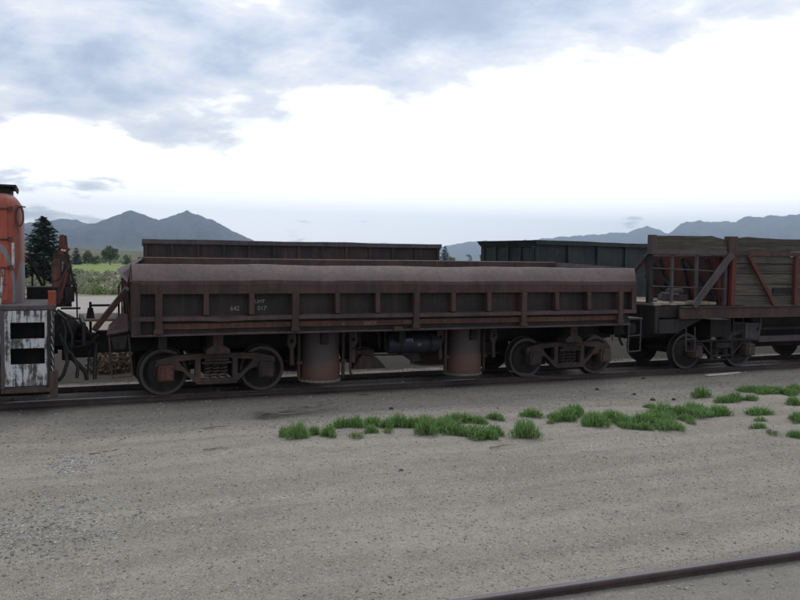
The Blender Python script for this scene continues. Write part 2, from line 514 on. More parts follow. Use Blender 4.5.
def ground_mat():
    mt, t, b, P, geo = new_mat('yard_ground')
    s = t.node('ShaderNodeSeparateXYZ'); t.link(P, s.inputs[0])
    X, Y = s.outputs[0], s.outputs[1]
    big = t.noise(P, .45, 5, .6)
    streak = t.noise(t.scaled(P, .16, 2.1, 1), 1.0, 5, .6)
    mid = t.noise(P, 3.3, 6, .65)
    fine = t.noise(P, 34, 6, .7)
    c = t.mix(t.sstep(t.math('ADD', t.math('MULTIPLY', big, .35), t.math('MULTIPLY', streak, .65)), .38, .60), (.222, .196, .155), (.325, .291, .235))
    c = t.mix(t.math('MULTIPLY', t.sstep(mid, .45, .68), .35), c, (.145, .133, .120))
    # wheel-worn bands: pale packed dust in the ruts, loose gravel between
    yy = t.math('ADD', Y, t.math('MULTIPLY', t.math('SUBTRACT', t.noise(t.scaled(P, .12, .12, 1), 1., 3, .5), .5), 1.2))
    rut = None
    for yc in (6.1, 7.6, 8.8):
        g_ = t.math('SUBTRACT', 1., t.sstep(t.math('ABSOLUTE', t.math('SUBTRACT', yy, yc)), .08, .34))
        rut = g_ if rut is None else t.math('MAXIMUM', rut, g_)
    rut = t.math('MULTIPLY', rut, t.sstep(streak, .36, .58))
    c = t.mix(t.math('MULTIPLY', rut, .25), c, (.150, .134, .114))
    def speck(scale, lo, hi, keep, col_lo, col_hi, amt):
        nonlocal c
        vo = t.node('ShaderNodeTexVoronoi'); t.link(P, vo.inputs['Vector']); vo.inputs['Scale'].default_value = scale
        sp = t.node('ShaderNodeSeparateColor'); t.link(vo.outputs['Color'], sp.inputs[0])
        mk = t.math('MULTIPLY', t.sstep(vo.outputs['Distance'], hi, lo), t.math('GREATER_THAN', sp.outputs[0], keep))
        col = t.mix(sp.outputs[1], col_lo, col_hi)
        c = t.mix(t.math('MULTIPLY', mk, amt), c, col)
        return mk
    m1 = speck(26, .30, .42, .45, (.115, .105, .096), (.42, .395, .355), .8)
    m2 = speck(60, .34, .46, .35, (.105, .096, .087), (.46, .435, .39), .8)
    m4 = speck(115, .36, .5, .3, (.11, .10, .09), (.44, .415, .375), .75)
    m3 = speck(13, .22, .30, .86, (.11, .10, .095), (.42, .40, .37), .7)
    c = t.mix(t.math('MULTIPLY', t.sstep(fine, .5, .72), .35), c, (.13, .12, .11))
    # loose grey ballast shoulder towards the rail, oily bed between the rails
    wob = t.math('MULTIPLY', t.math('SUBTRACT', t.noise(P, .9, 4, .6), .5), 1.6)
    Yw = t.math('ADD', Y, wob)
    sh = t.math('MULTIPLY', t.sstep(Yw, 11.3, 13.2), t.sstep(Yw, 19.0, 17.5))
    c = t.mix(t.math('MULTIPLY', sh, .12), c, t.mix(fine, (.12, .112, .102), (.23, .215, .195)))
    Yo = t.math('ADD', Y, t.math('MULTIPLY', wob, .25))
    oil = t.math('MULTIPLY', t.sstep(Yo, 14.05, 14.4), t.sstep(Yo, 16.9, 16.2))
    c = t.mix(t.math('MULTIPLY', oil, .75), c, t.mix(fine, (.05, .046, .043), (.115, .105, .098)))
    t2 = t.math('MULTIPLY', t.sstep(Y, 2.9, 3.3), t.sstep(Yo, 5.0, 4.75))
    c = t.mix(t.math('MULTIPLY', t2, .45), c, t.mix(fine, (.10, .10, .085), (.22, .21, .185)))
    # beyond the tracks: tan dirt, pale road, scrub, green field, far olive land
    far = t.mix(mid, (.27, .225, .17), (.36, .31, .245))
    c = t.mix(t.sstep(Yw, 16.6, 17.4), c, t.mix(mid, (.026, .022, .017), (.058, .048, .036)))  # brown soil behind the track, darkened further in colour for shade under the cars
    c = t.mix(t.sstep(Yw, 23.5, 27.0), c, far)
    Yr = t.math('ADD', Y, t.math('MULTIPLY', wob, 1.5))
    road = t.math('MULTIPLY', t.sstep(Yr, 38., 42.), t.sstep(Yr, 57., 55.5))
    c = t.mix(road, c, t.mix(mid, (.33, .295, .27), (.40, .36, .33)))
    scrub = t.mix(t.noise(P, .5, 5, .6), (.17, .16, .095), (.27, .25, .16))
    c = t.mix(t.sstep(Yr, 56., 58.), c, scrub)
    fn = t.noise(t.scaled(P, .004, .02, 1), 1., 5, .6)
    field = t.mix(t.sstep(fn, .35, .65), (.15, .215, .055), (.24, .28, .10))
    c = t.mix(t.sstep(Y, 140., 155.), c, field)
    c = t.mix(t.sstep(t.math('ADD', Y, t.math('MULTIPLY', fn, 300.)), 500., 560.), c, t.mix(fn, (.10, .105, .05), (.20, .18, .10)))
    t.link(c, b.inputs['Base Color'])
    b.inputs['Roughness'].default_value = .95
    b.inputs['Specular IOR Level'].default_value = .15
    hh = t.math('ADD', t.math('ADD', t.math('MULTIPLY', m1, .5), t.math('MULTIPLY', m2, .25)), t.math('ADD', t.math('MULTIPLY', fine, .6), t.math('MULTIPLY', mid, .8)))
    bump(t, b, hh, .55, .02)
    return mt
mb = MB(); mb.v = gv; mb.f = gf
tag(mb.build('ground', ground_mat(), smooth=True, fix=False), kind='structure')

# ------------------------------------------------------------------ mountains
def mountain(name, prof, D, front, back, c1, c2, c3, rough=.3, na=260, seed=0.):
    az = np.array([p[0] for p in prof]); te = np.array([p[1] for p in prof])
    A = np.linspace(az[0], az[-1], na)
    ss = list(np.linspace(0, 1, 34)) + list(1 + np.linspace(0.1, 1, 8))
    vs, fs = [], []
    for s_ in ss:
        for a in A:
            if s_ <= 1:
                r = D * (1 - front * (1 - s_))
            else:
                r = D * (1 + back * (s_ - 1))
            q = Vector((a * .55 + seed, s_ * 2.2, seed))
            f = abs(1 - s_)
            wa = a + f * 2.4 * noise.noise(q * .7) * rough * 3
            hh = float(np.interp(wa, az, te)) * D
            hh += (.0018 * D) * noise.fractal(Vector((a * 2.3, seed, 0)), 1., 2., 4) * (1 if te.max() > .03 else .5)
            rd = 1 - abs(noise.fractal(Vector((a * .9 + seed, s_ * 1.3, 4.2)), 1., 2., 5))
            k = (s_ ** 1.25 if s_ <= 1 else max(0, 2 - s_))
            z = hh * k * (1 - rough * min(1, f * 2.2) * (1 - rd)) + CAM_H * k
            if s_ == 0 or s_ == 2: z = -4
            x = r * math.sin(rad(a)); y = r * math.cos(rad(a))
            vs.append((x, y, z))
    for j in range(len(ss) - 1):
        for i in range(na - 1):
            fs.append((j * na + i, j * na + i + 1, (j + 1) * na + i + 1, (j + 1) * na + i))
    mt, t, b, P, geo = new_mat(name + '_surface')
    n = t.noise(t.scaled(P, 1, 1, 1.6), .009, 7, .68)
    n_ = t.noise(P, .06, 5, .7)
    sp = t.node('ShaderNodeSeparateXYZ'); t.link(P, sp.inputs[0])
    hf = t.math('DIVIDE', sp.outputs[2], float(te.max() * D))
    f = t.math('ADD', t.math('MULTIPLY', n, .7), t.math('MULTIPLY', n_, .3))
    c = t.mix(t.sstep(f, .42, .60), c1, c2)
    c = t.mix(t.sstep(t.math('ADD', hf, t.math('MULTIPLY', n, .5)), .55, .25), c, c3)
    t.link(c, b.inputs['Base Color'])
    b.inputs['Roughness'].default_value = 1.
    b.inputs['Specular IOR Level'].default_value = 0.
    mb = MB(); mb.v = vs; mb.f = fs
    o = mb.build(name, mt, smooth=True)
    return tag(o, kind='structure')

ROCKY = ((.035, .045, .048), (.10, .095, .088), (.15, .145, .09))
LP = [(-34, .006), (-28, .03), (-22, .042), (-16, .038), (-10, .047), (-5, .036), (-2, .032), (1.0, .033), (2.13, .0385), (3.3, .0468), (4.0, .0520), (4.53, .0562), (5.0, .0528), (5.6, .0488), (6.3, .0448),
      (7.2, .0510), (7.7, .0540), (8.1, .0570), (8.5, .0540), (9.0, .0512), (9.95, .0450), (11.2, .0335), (12.42, .0236), (13.64, .0144), (15, .008), (17, .003), (19, 0)]
mountain('near_mountains', LP, 4800, .42, .2, *ROCKY, rough=.48, na=560, seed=3.1)
BP = [(-8, .02), (-4, .034), (-.4, .0407), (.31, .0444), (1.15, .0426), (2.11, .0392), (3, .036), (5, .03), (8, .02), (11, .0)]
mountain('mountains_behind', BP, 6000, .3, .15, *ROCKY, rough=.3, na=160, seed=9.4)
FP = [(-20, .004), (-8, .010), (0, .0115), (3, .0098), (5, .0082), (8, .0065), (11, .0045), (14, .003), (18, .001), (22, 0)]
mountain('foothills', FP, 1700, .45, .3, (.10, .10, .045), (.17, .15, .085), (.15, .15, .07), rough=.25, na=160, seed=5.5)
R2 = [(38.0, .010), (38.9, .022), (39.78, .0305), (40.4, .0335), (40.91, .0379), (41.3, .045), (41.7, .0488), (42.56, .0498), (43.1, .0488), (43.48, .0495), (44.68, .0490), (45.2, .053), (45.62, .0541), (46.44, .0540), (47.3, .0552), (48.43, .0572),
      (50, .061), (53, .064), (56, .058), (60, .062), (65, .05), (72, .04), (80, .0)]
mountain('right_mountains', R2, 7200, .4, .2, (.04, .05, .05), (.13, .12, .10), (.14, .14, .09), rough=.44, na=400, seed=1.7)
RP = [(28.5, .016), (29.5, .021), (30.54, .0263), (32.23, .0287), (33.58, .0312), (35.04, .0331), (36.55, .0350), (37.4, .0368), (38.05, .0378), (38.81, .0420), (39.26, .0439), (39.77, .0412), (40.28, .0374), (41.5, .034), (44, .03), (50, .02), (55, 0)]
mountain('right_mountains_behind', RP, 8300, .35, .2, (.04, .05, .05), (.13, .12, .10), (.14, .14, .09), rough=.3, na=240, seed=6.3)
FA = [(13, .004), (17, .012), (20, .015), (23, .0145), (25.45, .0181), (26.42, .0219), (27.45, .0251), (28.62, .0258), (29.52, .0236), (30.88, .025), (33, .023), (36, .02), (40, .012), (44, 0)]
mountain('far_mountains', FA, 9200, .3, .04, (.06, .06, .055), (.12, .11, .09), (.13, .12, .09), rough=.25, na=200, seed=2.2)

# ------------------------------------------------------------------ haze: the valley air
hz = MB().box(-10200, 10200, -700, 9800, -6, 590).build('haze', bpy.data.materials.new('valley_air'))
hm = hz.data.materials[0]; hm.use_nodes = True
hm.node_tree.nodes.clear()
ht = NT(hm.node_tree)
pv = ht.node('ShaderNodeVolumePrincipled')
pv.inputs['Color'].default_value = (.62, .79, 1.0, 1)
pv.inputs['Density'].default_value = 1.55e-4
pv.inputs['Anisotropy'].default_value = .55
hout = ht.node('ShaderNodeOutputMaterial')
ht.link(pv.outputs[0], hout.inputs['Volume'])
tag(hz, kind='stuff')

# ------------------------------------------------------------------ tracks
TC = 15.22           # centre line of the main track
RZ = .14             # rail head height
def rail_prof(y, z0, z1):
    h = z1 - z0
    return [(y - .07, z0), (y + .07, z0), (y + .07, z0 + .02), (y + .010, z0 + .035), (y + .010, z1 - .035), (y + .036, z1 - .028), (y + .036, z1 - .006), (y + .028, z1), (y - .028, z1), (y - .036, z1 - .006), (y - .036, z1 - .028), (y - .010, z1 - .035), (y - .010, z0 + .035), (y - .07, z0 + .02)]
def track(name, label, a, b, ntie=0, joints=(), zt=RZ, gauge=.72, tie_drop=0.0):
    a, b = Vector(a), Vector(b)
    L = (b - a).length
    ang = math.atan2(b.y - a.y, b.x - a.x)
    root = thing(name, label, 'railway track', (a.x, a.y, 0), ang)
    global ORG
    ORG = Vector((0, 0, 0))
    for sgn in (-1, 1):
        r = MB().plate(rail_prof(sgn * gauge, .015, zt), [], 0, L, 'x').build('rail', M['rail'], root)
        MB().box(0, L, sgn * gauge - .027, sgn * gauge + .027, zt - .001, zt + .002).build('worn_head', M['railhead'], r)
        for jx in joints:
            mbj = MB().box(jx - .32, jx + .32, sgn * gauge - .034, sgn * gauge - .0105, .055, zt - .04)
            for k in range(4): mbj.cyl((jx - .24 + .16 * k, sgn * gauge - .052, .085), (jx - .24 + .16 * k, sgn * gauge - .030, .085), .016, 8)
            mbj.build('joint_bar', M['rail'], r)
    if ntie:
        tm = MB().box(-.11, .11, -1.25, 1.25, -.12, .022 - tie_drop).mesh('tie', M['tie'])
        for k in range(ntie):
            x = (k + .5) * L / ntie
            child('tie', tm, root, (x, random.uniform(-.05, .05), random.uniform(-.008, .008)), (0, 0, random.uniform(-.02, .02)))
    return root
track('railway_track', 'rusty rail track under the dump car and its neighbours', (-9, TC, 0), (21, TC, 0), 52, (12.35, 22.1))
dn = Vector((2.9, -.11, 0)).normalized()
pa = Vector((2.69, 4.95 - .72, 0)) - dn * 12
track('siding_track', 'empty track with dark rail crossing the bottom right corner of the yard', pa, pa + dn * 34, 58, (), .15, .72, .09)

# ------------------------------------------------------------------ freight truck
WP = [(.0, -.085), (.10, -.085), (.115, -.07), (.12, -.03), (.16, -.012), (.26, .012), (.315, -.03), (.335, -.058), (.398, -.058), (.402, .05), (.408, .058), (.428, .064), (.430, .082), (.34, .085), (.30, .04), (.1, .05), (.0, .05)]
def truck(parent, x, name='truck', wb=1.70, lab=None, arch=False, boxmats=None, gy=TC, wr=1.0):
    """two-axle freight truck centred on x, built at world height; returns the part"""
    o = ORG
    px = lambda q: q
    mb = MB()
    mb.box(x - .20, x + .20, gy - .98, gy + .98, .50, .74)
    mb.box(x - .33, x + .33, gy - .40, gy + .40, .74, .84)
    t = mb.build(name, M['under'], parent, bev=.01)
    zc = RZ + .40
    for sx in (-1, 1):
        ax = x + sx * wb / 2
        MB().lathe([(.0, -1.0), (.075, -1.0), (.075, -.72), (.085, -.7), (.085, .7), (.075, .72), (.075, 1.0), (0, 1.0)], (ax, gy, zc), 'y', 16).build('axle', M['under'], t, smooth=True)
        for sy in (-1, 1):
            prof = [(r * wr if r > .3 else r, h) for r, h in WP]
            vs = MB().lathe([(r, (h if sy < 0 else -h)) for r, h in prof], (ax, gy + sy * .735, zc), 'y', 40)
            wh = vs.build('wheel', M['wheel'], t, smooth=True)
            ym = gy + sy * .735 - sy * -.0595
            yo = gy + sy * (.735 + .0595)
            ring = MB()
            n = 40
            vv = []
            for rr, yy in ((.345, yo - sy * .004), (.348, yo), (.392, yo), (.396, yo - sy * .004)):
                vv += [(ax + rr * math.cos(2 * math.pi * k / n), yy, zc + rr * math.sin(2 * math.pi * k / n)) for k in range(n)]
            ring.add(vv, [(i * n + k, i * n + (k + 1) % n, (i + 1) * n + (k + 1) % n, (i + 1) * n + k) for i in range(3) for k in range(n)])
            ring.build('tyre', M['tyre'], t, smooth=True)
    h = wb / 2
    for sy in (-1, 1):
        y0 = gy + sy * 1.02
        ya, yb = y0 - .065, y0 + .065
        if not arch:
            outer = [(-h - .17, .70), (-h - .15, .78), (-h + .1, .835), (-.40, .865), (.40, .865), (h - .1, .835), (h + .15, .78), (h + .17, .70), (h + .12, .60), (h - .16, .60),
                     (h - .27, .58), (.36, .37), (.28, .34), (-.28, .34), (-.36, .37), (-h + .27, .58), (-h + .16, .60), (-h - .12, .60)]
            holes = [[(-.27, .78), (.27, .78), (.27, .43), (-.27, .43)],
                     [(-.36, .765), (-h + .22, .745), (-h + .26, .68), (-.43, .52), (-.36, .50)],
                     [(.36, .765), (.36, .50), (.43, .52), (h - .26, .68), (h - .22, .745)]]
            fr = MB().plate([(x + p, q) for p, q in outer], [[(x + p, q) for p, q in hl] for hl in holes], ya, yb)
            fr.box(x - h + .1, x + h - .1, y0 - .09, y0 + .09, .825, .853)
            fr.box(x - .34, x + .34, y0 - .10, y0 + .10, .345, .375)
            fr.build('side_frame', M['truck'], t, bev=.014)
        else:
            fr = MB()
            fr.plate([(x - h - .16, .76), (x + h + .16, .76), (x + h + .16, .80), (x - h - .16, .80)], [], ya + .01, yb - .01)
            fr.plate([(x - h - .14, .705), (x - h + .16, .705), (x - .30, .42), (x + .30, .42), (x + h - .16, .705), (x + h + .14, .705), (x + h + .14, .745), (x + h - .19, .745), (x + .28, .465), (x - .28, .465), (x - h + .19, .745), (x - h - .14, .745)], [], ya, yb)
            fr.plate([(x - h - .12, .40), (x - h + .12, .40), (x - .32, .345), (x + .32, .345), (x + h - .12, .40), (x + h + .12, .40), (x + h + .12, .43), (x + .3, .378), (x - .3, .378), (x - h - .12, .43)], [], ya + .005, yb - .005)
            for cxx in (-.30, .30): fr.box(x + cxx - .03, x + cxx + .03, y0 - .05, y0 + .05, .38, .79)
            fr.box(x - .22, x + .22, y0 - .11, y0 + .11, .62, .74)
            fr.build('side_frame', M['under'], t, bev=.01)
        # springs
        for sxx in (-.135, 0.0, .135) if not arch else (-.13, .13):
            pts = [(x + sxx + .055 * math.cos(a), y0 - sy * .012 + .055 * math.sin(a), .385 + (.30 if not arch else .24) * a / (2 * math.pi * 5)) for a in np.linspace(0, 2 * math.pi * 5, 61)]
            MB().tube(pts, .0155, 6).build('spring', M['truck'], t, smooth=True)
        if not arch:
            sp = MB(); sp.box(x - .25, x + .25, y0 - .10, y0 + .10, .69, .725); sp.box(x - .20, x + .20, y0 - .12, y0 + .12, .74, .775)
            sp.build('spring_cap', M['truck'], t, bev=.006)
        for k, sxx in enumerate((-1, 1)):
            ax = x + sxx * h
            bx = MB()
            bx.plate([(ax - .125, .43), (ax + .125, .43), (ax + .135, .56), (ax + .115, .70), (ax - .115, .70), (ax - .135, .56)], [], y0 - .15, y0 + .10)
            bm_ = M['truck'] if not boxmats else boxmats[k]
            jb = bx.build('journal_box', bm_, t, bev=.014)
            lid = MB().plate([(ax - .10, .455), (ax + .10, .455), (ax + .105, .55), (ax + .07, .655), (ax - .07, .655), (ax - .105, .55)], [], y0 + sy * .10 - .055 if sy > 0 else y0 - .178, (y0 + .128) if sy > 0 else y0 - .149)
            lid.cyl((ax - .08, y0 + sy * .165, .672), (ax + .08, y0 + sy * .165, .672), .018, 8)
            lid.build('journal_lid', bm_, t, bev=.006)
    # brake shoes and rods
    br = MB()
    for sx in (-1, 1):
        for sy in (-1, 1):
            ax = x + sx * (h - .45)
            br.bar((x + sx * (h - .435), gy + sy * .735, .42), (x + sx * (h - .41), gy + sy * .735, .72), .10, .05)
        br.bar((x + sx * (h - .42), gy - .80, .42), (x + sx * (h - .42), gy + .80, .42), .07, .07)
    br.build('brake_beam', M['under'], t)
    return t

def coupler(parent, x0, x1, y=TC, z=.96):
    s = 1 if x1 > x0 else -1
    mb = MB()
    mb.box(min(x0, x0 + s * .36), max(x0, x0 + s * .36), y - .075, y + .075, z - .085, z + .085)
    k = x0 + s * .36
    mb.plate([(k, y - .14), (k + s * .10, y - .17), (k + s * .28, y - .10), (k + s * .30, y - .02), (k + s * .17, y + .0), (k + s * .17, y + .09), (k + s * .27, y + .15), (k + s * .20, y + .21), (k, y + .14)], [], z - .14, z + .14, 'z')
    c = mb.build('coupler', M['under'], parent, bev=.015)
    return c

def hose(parent, pts, r=.026):
    a = MB().tube([Vector(pts[0]).lerp(Vector(pts[1]), t_) if len(pts) == 2 else None for t_ in np.linspace(0, 1, 8)], r, 8) if len(pts) == 2 else MB().tube(pts, r, 8)
    return a.build('air_hose', M['hose'], parent, smooth=True)
# ------------------------------------------------------------------ the dump car
D_ = thing('dump_car', 'long low purple brown side dump car with ribbed side and two big dump pots', 'freight car', (6.0, TC, 0))
NY = 13.70
# near side -----------------------------------------------------------
def wavy(mbx, amp=.006, sc=.8):
    mbx.v = [(x, y + amp * fbm(x, z * 3, sc, 3), z + amp * fbm(x + 9, y, sc, 3)) for x, y, z in mbx.v]
    return mbx
def long_prism(poly, xs, skew=None):
    """profile polygon (y,z) lofted along x stations, optional per-point end skew"""
    n = len(poly)
    vs, fs = [], []
    for i, x in enumerate(xs):
        for k, (y, z) in enumerate(poly):
            dx = 0
            if skew and i == 0: dx = skew[k]
            if skew and i == len(xs) - 1: dx = -skew[k] * .3
            vs.append((x + dx, y, z))
    for i in range(len(xs) - 1):
        for k in range(n):
            fs.append((i * n + k, i * n + (k + 1) % n, (i + 1) * n + (k + 1) % n, (i + 1) * n + k))
    fs += [tuple(range(n)), tuple(range((len(xs) - 1) * n, len(xs) * n))]
    return MB().add(vs, fs)
xs = list(np.linspace(1.10, 10.90, 50))
def dent(x, y, z):
    d_ = .020 * fbm(x, z * 1.5, .55, 4) + .010 * fbm(x, z, 2.2, 3)
    d_ += .030 * math.exp(-((x - 3.3) / .35) ** 2) - .022 * math.exp(-((x - 6.9) / .5) ** 2) + .02 * math.exp(-((x - 8.8) / .25) ** 2)
    return (x, y + d_ * .8, z + d_ * .55)
xs2 = list(np.linspace(1.10, 10.90, 110))
rim = long_prism([(13.635, 2.085), (13.625, 2.07), (13.625, 1.905), (13.73, 1.905), (13.73, 2.06)], xs2)
rim.v = [dent(*p) if p[2] > 2 else (p[0], p[1] + .008 * fbm(p[0], 2., 1.1, 3), p[2]) for p in rim.v]
rim.build('rim_skirt', M['body'], D_)
slp = long_prism([(13.95, 2.375), (13.92, 2.385), (13.89, 2.375), (13.637, 2.122), (13.637, 2.0855), (13.735, 2.07), (13.97, 2.33)], xs2)
k_ = 7
for i in range(k_):  # square right end: the top runs a little further
    x, y, z = slp.v[-k_ + i]; slp.v[-k_ + i] = (x + .18 * (y - 13.63) / .3, y, z)
slp.v = [dent(*p) for p in slp.v]
slp.build('slope_sheet', M['rim'], D_, smooth=True)
gus = MB().add([(1.08, 13.94, 2.38), (1.20, 13.63, 2.10), (1.06, 13.63, 2.10), (1.08, 13.96, 2.36), (1.20, 13.66, 2.08), (1.06, 13.66, 2.08)], [(0, 1, 2), (3, 5, 4), (0, 3, 4, 1), (1, 4, 5, 2), (2, 5, 3, 0)])
gus.build('corner_gusset', M['body'], D_)
MB().box(1.08, 1.215, 13.60, 13.80, 1.245, 2.095).build('corner_post', M['body'], D_, bev=.008)
MB().box(10.79, 10.90, 13.60, 13.80, 1.47, 2.0).build('corner_post', M['body'], D_, bev=.008)
RIBX = [1.496 + .75 * k for k in range(13)]
edges = [1.216] + RIBX + [10.789]
for i in range(len(edges) - 1):
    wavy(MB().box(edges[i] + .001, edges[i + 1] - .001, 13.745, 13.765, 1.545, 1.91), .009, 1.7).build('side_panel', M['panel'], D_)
for k, x in enumerate(RIBX):
    if k % 3 == 0:
        mbr = MB().box(x - .055, x + .055, 13.565, 13.744, 1.255, 1.904)
        mbr.box(x - .075, x + .075, 13.555, 13.58, 1.26, 1.33)
    else:
        mbr = MB().plate([(13.60, 1.904), (13.744, 1.904), (13.744, 1.556), (13.585, 1.556)], [], x - .042, x + .042, 'x')
    tw_ = random.uniform(-.02, .02)
    mbr.v = [(p[0] + tw_ * (1.9 - p[2]), p[1] + random.uniform(-.004, .004), p[2]) for p in mbr.v]
    mbr.build('rib', M['body'], D_, bev=.007)
led = long_prism([(13.745, 1.552), (13.60, 1.538), (13.59, 1.535), (13.59, 1.47), (13.61, 1.468), (13.61, 1.515), (13.745, 1.53)], xs)
led.v = [(x, y, z + .006 * fbm(x, 0, .8, 3) - .022 * math.exp(-((x - 2.55) / .22) ** 2) * (1 if y < 13.7 else 0)) for x, y, z in led.v]
led.build('ledge', M['rim'], D_)
def strip_seg(x0, x1):
    q = list(np.linspace(x0, x1, 14))
    st = long_prism([(13.70, 1.435), (13.655, 1.425), (13.655, 1.335), (13.70, 1.325)], q)
    st.v = [(x, y, z + .008 * fbm(x, 3, .9, 3)) for x, y, z in st.v]
    st.build('rub_strip', M['strip'], D_)
lx = [RIBX[0] + .056, RIBX[3], RIBX[6], RIBX[9], RIBX[12]]
for i in range(4): strip_seg(lx[i] + (.056 if i else 0), lx[i + 1] - .056)
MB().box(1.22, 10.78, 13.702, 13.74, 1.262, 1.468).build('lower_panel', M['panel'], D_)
sill = long_prism([(13.60, 1.26), (13.60, 1.225), (13.80, 1.205), (13.80, 1.24), (13.66, 1.261)], list(np.linspace(1.08, 10.76, 50)))
sill.v = [(x, y, z + .007 * fbm(x, 5, .7, 3)) for x, y, z in sill.v]
sill.build('side_sill', M['rim'], D_)
MB().box(5.55, 5.72, 13.545, 13.60, 1.225, 1.30).build('latch', M['boxred'], D_, bev=.01)
# floor, far side, ends ----------------------------------------------------
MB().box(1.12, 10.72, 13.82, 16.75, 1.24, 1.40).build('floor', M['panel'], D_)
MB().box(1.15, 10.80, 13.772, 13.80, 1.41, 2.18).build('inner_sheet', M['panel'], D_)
fs_ = long_prism([(16.62, 1.40), (16.72, 2.485), (16.745, 2.50), (16.98, 2.22), (16.98, 2.05), (16.86, 2.0), (16.74, 1.40)], list(np.linspace(1.45, 10.98, 40)))
wavy(fs_, .006, .6).build('far_side', M['body'], D_)
for k, x in enumerate(RIBX):
    MB().box(x - .04, x + .04, 16.80, 16.95, 1.3, 2.02).build('rib', M['body'], D_)
# right end: leaning sheet, brighter inside
en = MB().add([(10.62, 13.80, 1.42), (10.62, 16.70, 1.42), (10.99, 16.72, 2.49), (10.93, 13.92, 2.395), (10.70, 13.80, 1.42), (10.70, 16.70, 1.42), (11.05, 16.72, 2.47), (10.99, 13.92, 2.37)],
              [(0, 1, 2, 3), (4, 7, 6, 5), (0, 3, 7, 4), (1, 5, 6, 2), (2, 6, 7, 3), (0, 4, 5, 1)])
en.build('end_wall', M['rim'], D_)
for yy in (14.5, 15.2, 15.9): MB().bar((10.76, yy, 1.3), (11.01, yy, 2.33), .07, .09).build('end_rib', M['body'], D_)
en = MB().add([(1.22, 13.82, 1.40), (1.22, 16.70, 1.40), (1.34, 16.72, 2.10), (1.20, 13.86, 2.10), (1.14, 13.82, 1.40), (1.14, 16.70, 1.40), (1.24, 16.72, 2.08), (1.12, 13.86, 2.08)],
              [(0, 1, 2, 3), (4, 7, 6, 5), (0, 3, 7, 4), (1, 5, 6, 2), (2, 6, 7, 3), (0, 4, 5, 1)])
en.build('end_wall', M['body'], D_)
er = MB().add([(1.10, 13.90, 2.39), (1.52, 16.74, 2.50), (1.06, 16.74, 2.26), (1.0, 15.30, 2.22), (1.02, 13.66, 2.09),
               (1.12, 13.90, 2.36), (1.54, 16.74, 2.46), (1.09, 16.74, 2.22), (1.03, 15.30, 2.18), (1.05, 13.68, 2.06)],
              [(0, 1, 2, 3, 4), (9, 8, 7, 6, 5), (0, 5, 6, 1), (1, 6, 7, 2), (2, 7, 8, 3), (3, 8, 9, 4), (4, 9, 5, 0)])
er.build('end_cap', M['body'], D_)
for yy in (14.3, 14.9, 15.6): MB().bar((1.16, yy, 1.3), (1.10, yy, 2.12), .07, .09).build('end_rib', M['body'], D_)
# underframe ------------------------------------------------------------
cs = MB().box(.62, 11.35, 15.02, 15.42, .84, 1.20)
for x in (1.6, 4.4, 5.9, 7.4, 9.7): cs.box(x - .07, x + .07, 14.0, 16.45, .98, 1.20)
cs.build('center_sill', M['under'], D_, bev=.01)
for x in (2.51, 9.67):
    MB().plate([(x - .20, .95), (x - .08, 1.02), (x - .09, 1.20), (x + .09, 1.20), (x + .08, 1.02), (x + .20, .95), (x + .20, .87), (x - .20, .87)], [], 13.98, 14.30).build('body_bolster', M['truck'], D_, bev=.01)
    MB().box(x - .14, x + .14, 14.30, 16.4, .86, 1.19).build('body_bolster', M['under'], D_)
truck(D_, 2.51, boxmats=(M['boxred'], M['truck']))
truck(D_, 9.67)
# dump pots
for (x, y, r, sc) in ((4.43, 14.42, .37, 1), (7.36, 14.42, .37, 1), (4.43, 16.05, .37, 1), (7.36, 16.05, .37, 1)):
    pr = [(r - .02, .0), (r + .0, .02), (r, .34), (r - .015, .36), (r - .015, .87)]
    pt = MB().lathe([(0, 0)] + pr + [(0, .87)], (x, y, .315), 'z', 40).build('dump_pot', M['pot'], D_, smooth=True)
    ft = MB()
    n = 44
    prof = [(r - .03, .285), (r + .02, .283), (r + .022, .318), (r - .01, .325)]
    ft.lathe(prof, (x, y, 0), 'z', n)
    ft.build('pot_flange', M['dustplate'], pt, smooth=True)
    bo = MB()
    for k in range(22):
        a = 2 * math.pi * k / 22
        bo.cyl((x + (r + .004) * math.cos(a), y + (r + .004) * math.sin(a), .272), (x + (r + .004) * math.cos(a), y + (r + .004) * math.sin(a), .335), .014, 6)
    bo.build('flange_bolts', M['dustplate'], pt)
    for sx in (-1, 1):
        pj = MB()
        pj.tube([(x + sx * (r + .05), y - .10, 1.17), (x + sx * (r + .05), y - .10, .34)], .032, 8)
        pj.box(x + sx * (r + .05) - .05, x + sx * (r + .05) + .05, y - .16, y - .02, .60, .66)
        pj.build('guide_rod', M['truck'], pt)
    for sx in (-1, 1):
        hx = x + sx * (r + .21)
        hk = MB()
        hk.plate([(hx - .07, 1.16), (hx + .07, 1.16), (hx + .085, 1.0), (hx + .03, .88), (hx + .045, .60), (hx - .03, .60), (hx - .035, .88), (hx - .085, .98)], [[(hx - .025, 1.06), (hx + .025, 1.06), (hx + .025, 1.0), (hx - .025, 1.0)]], y - .22, y - .15)
        hk.build('trunnion_arm', M['truck'], D_, bev=.008)
tk = MB().lathe([(0, -.57), (.10, -.565), (.165, -.535), (.185, -.48), (.185, .48), (.165, .535), (.10, .565), (0, .57)], (6.24, 14.32, .915), 'x', 26).build('air_tank', M['tank'], D_, smooth=True)
for x in (5.95, 6.55): MB().lathe([(.187, -.025), (.193, -.025), (.193, .025), (.187, .025)], (x, 14.32, .915), 'x', 26).build('tank_strap', M['under'], tk)
lettering('IIIFS', .085, (5.98, 14.133, .965), M['chalk'], tk, sx=1.4)
lettering('SS', .065, (6.27, 14.133, .885), M['chalk'], tk, sx=1.2)
MB().box(3.55, 8.3, 15.62, 15.70, .60, .97).build('dark_filler_beam', M['under'], D_)  # dark beam added to hide the bright ground seen under the car
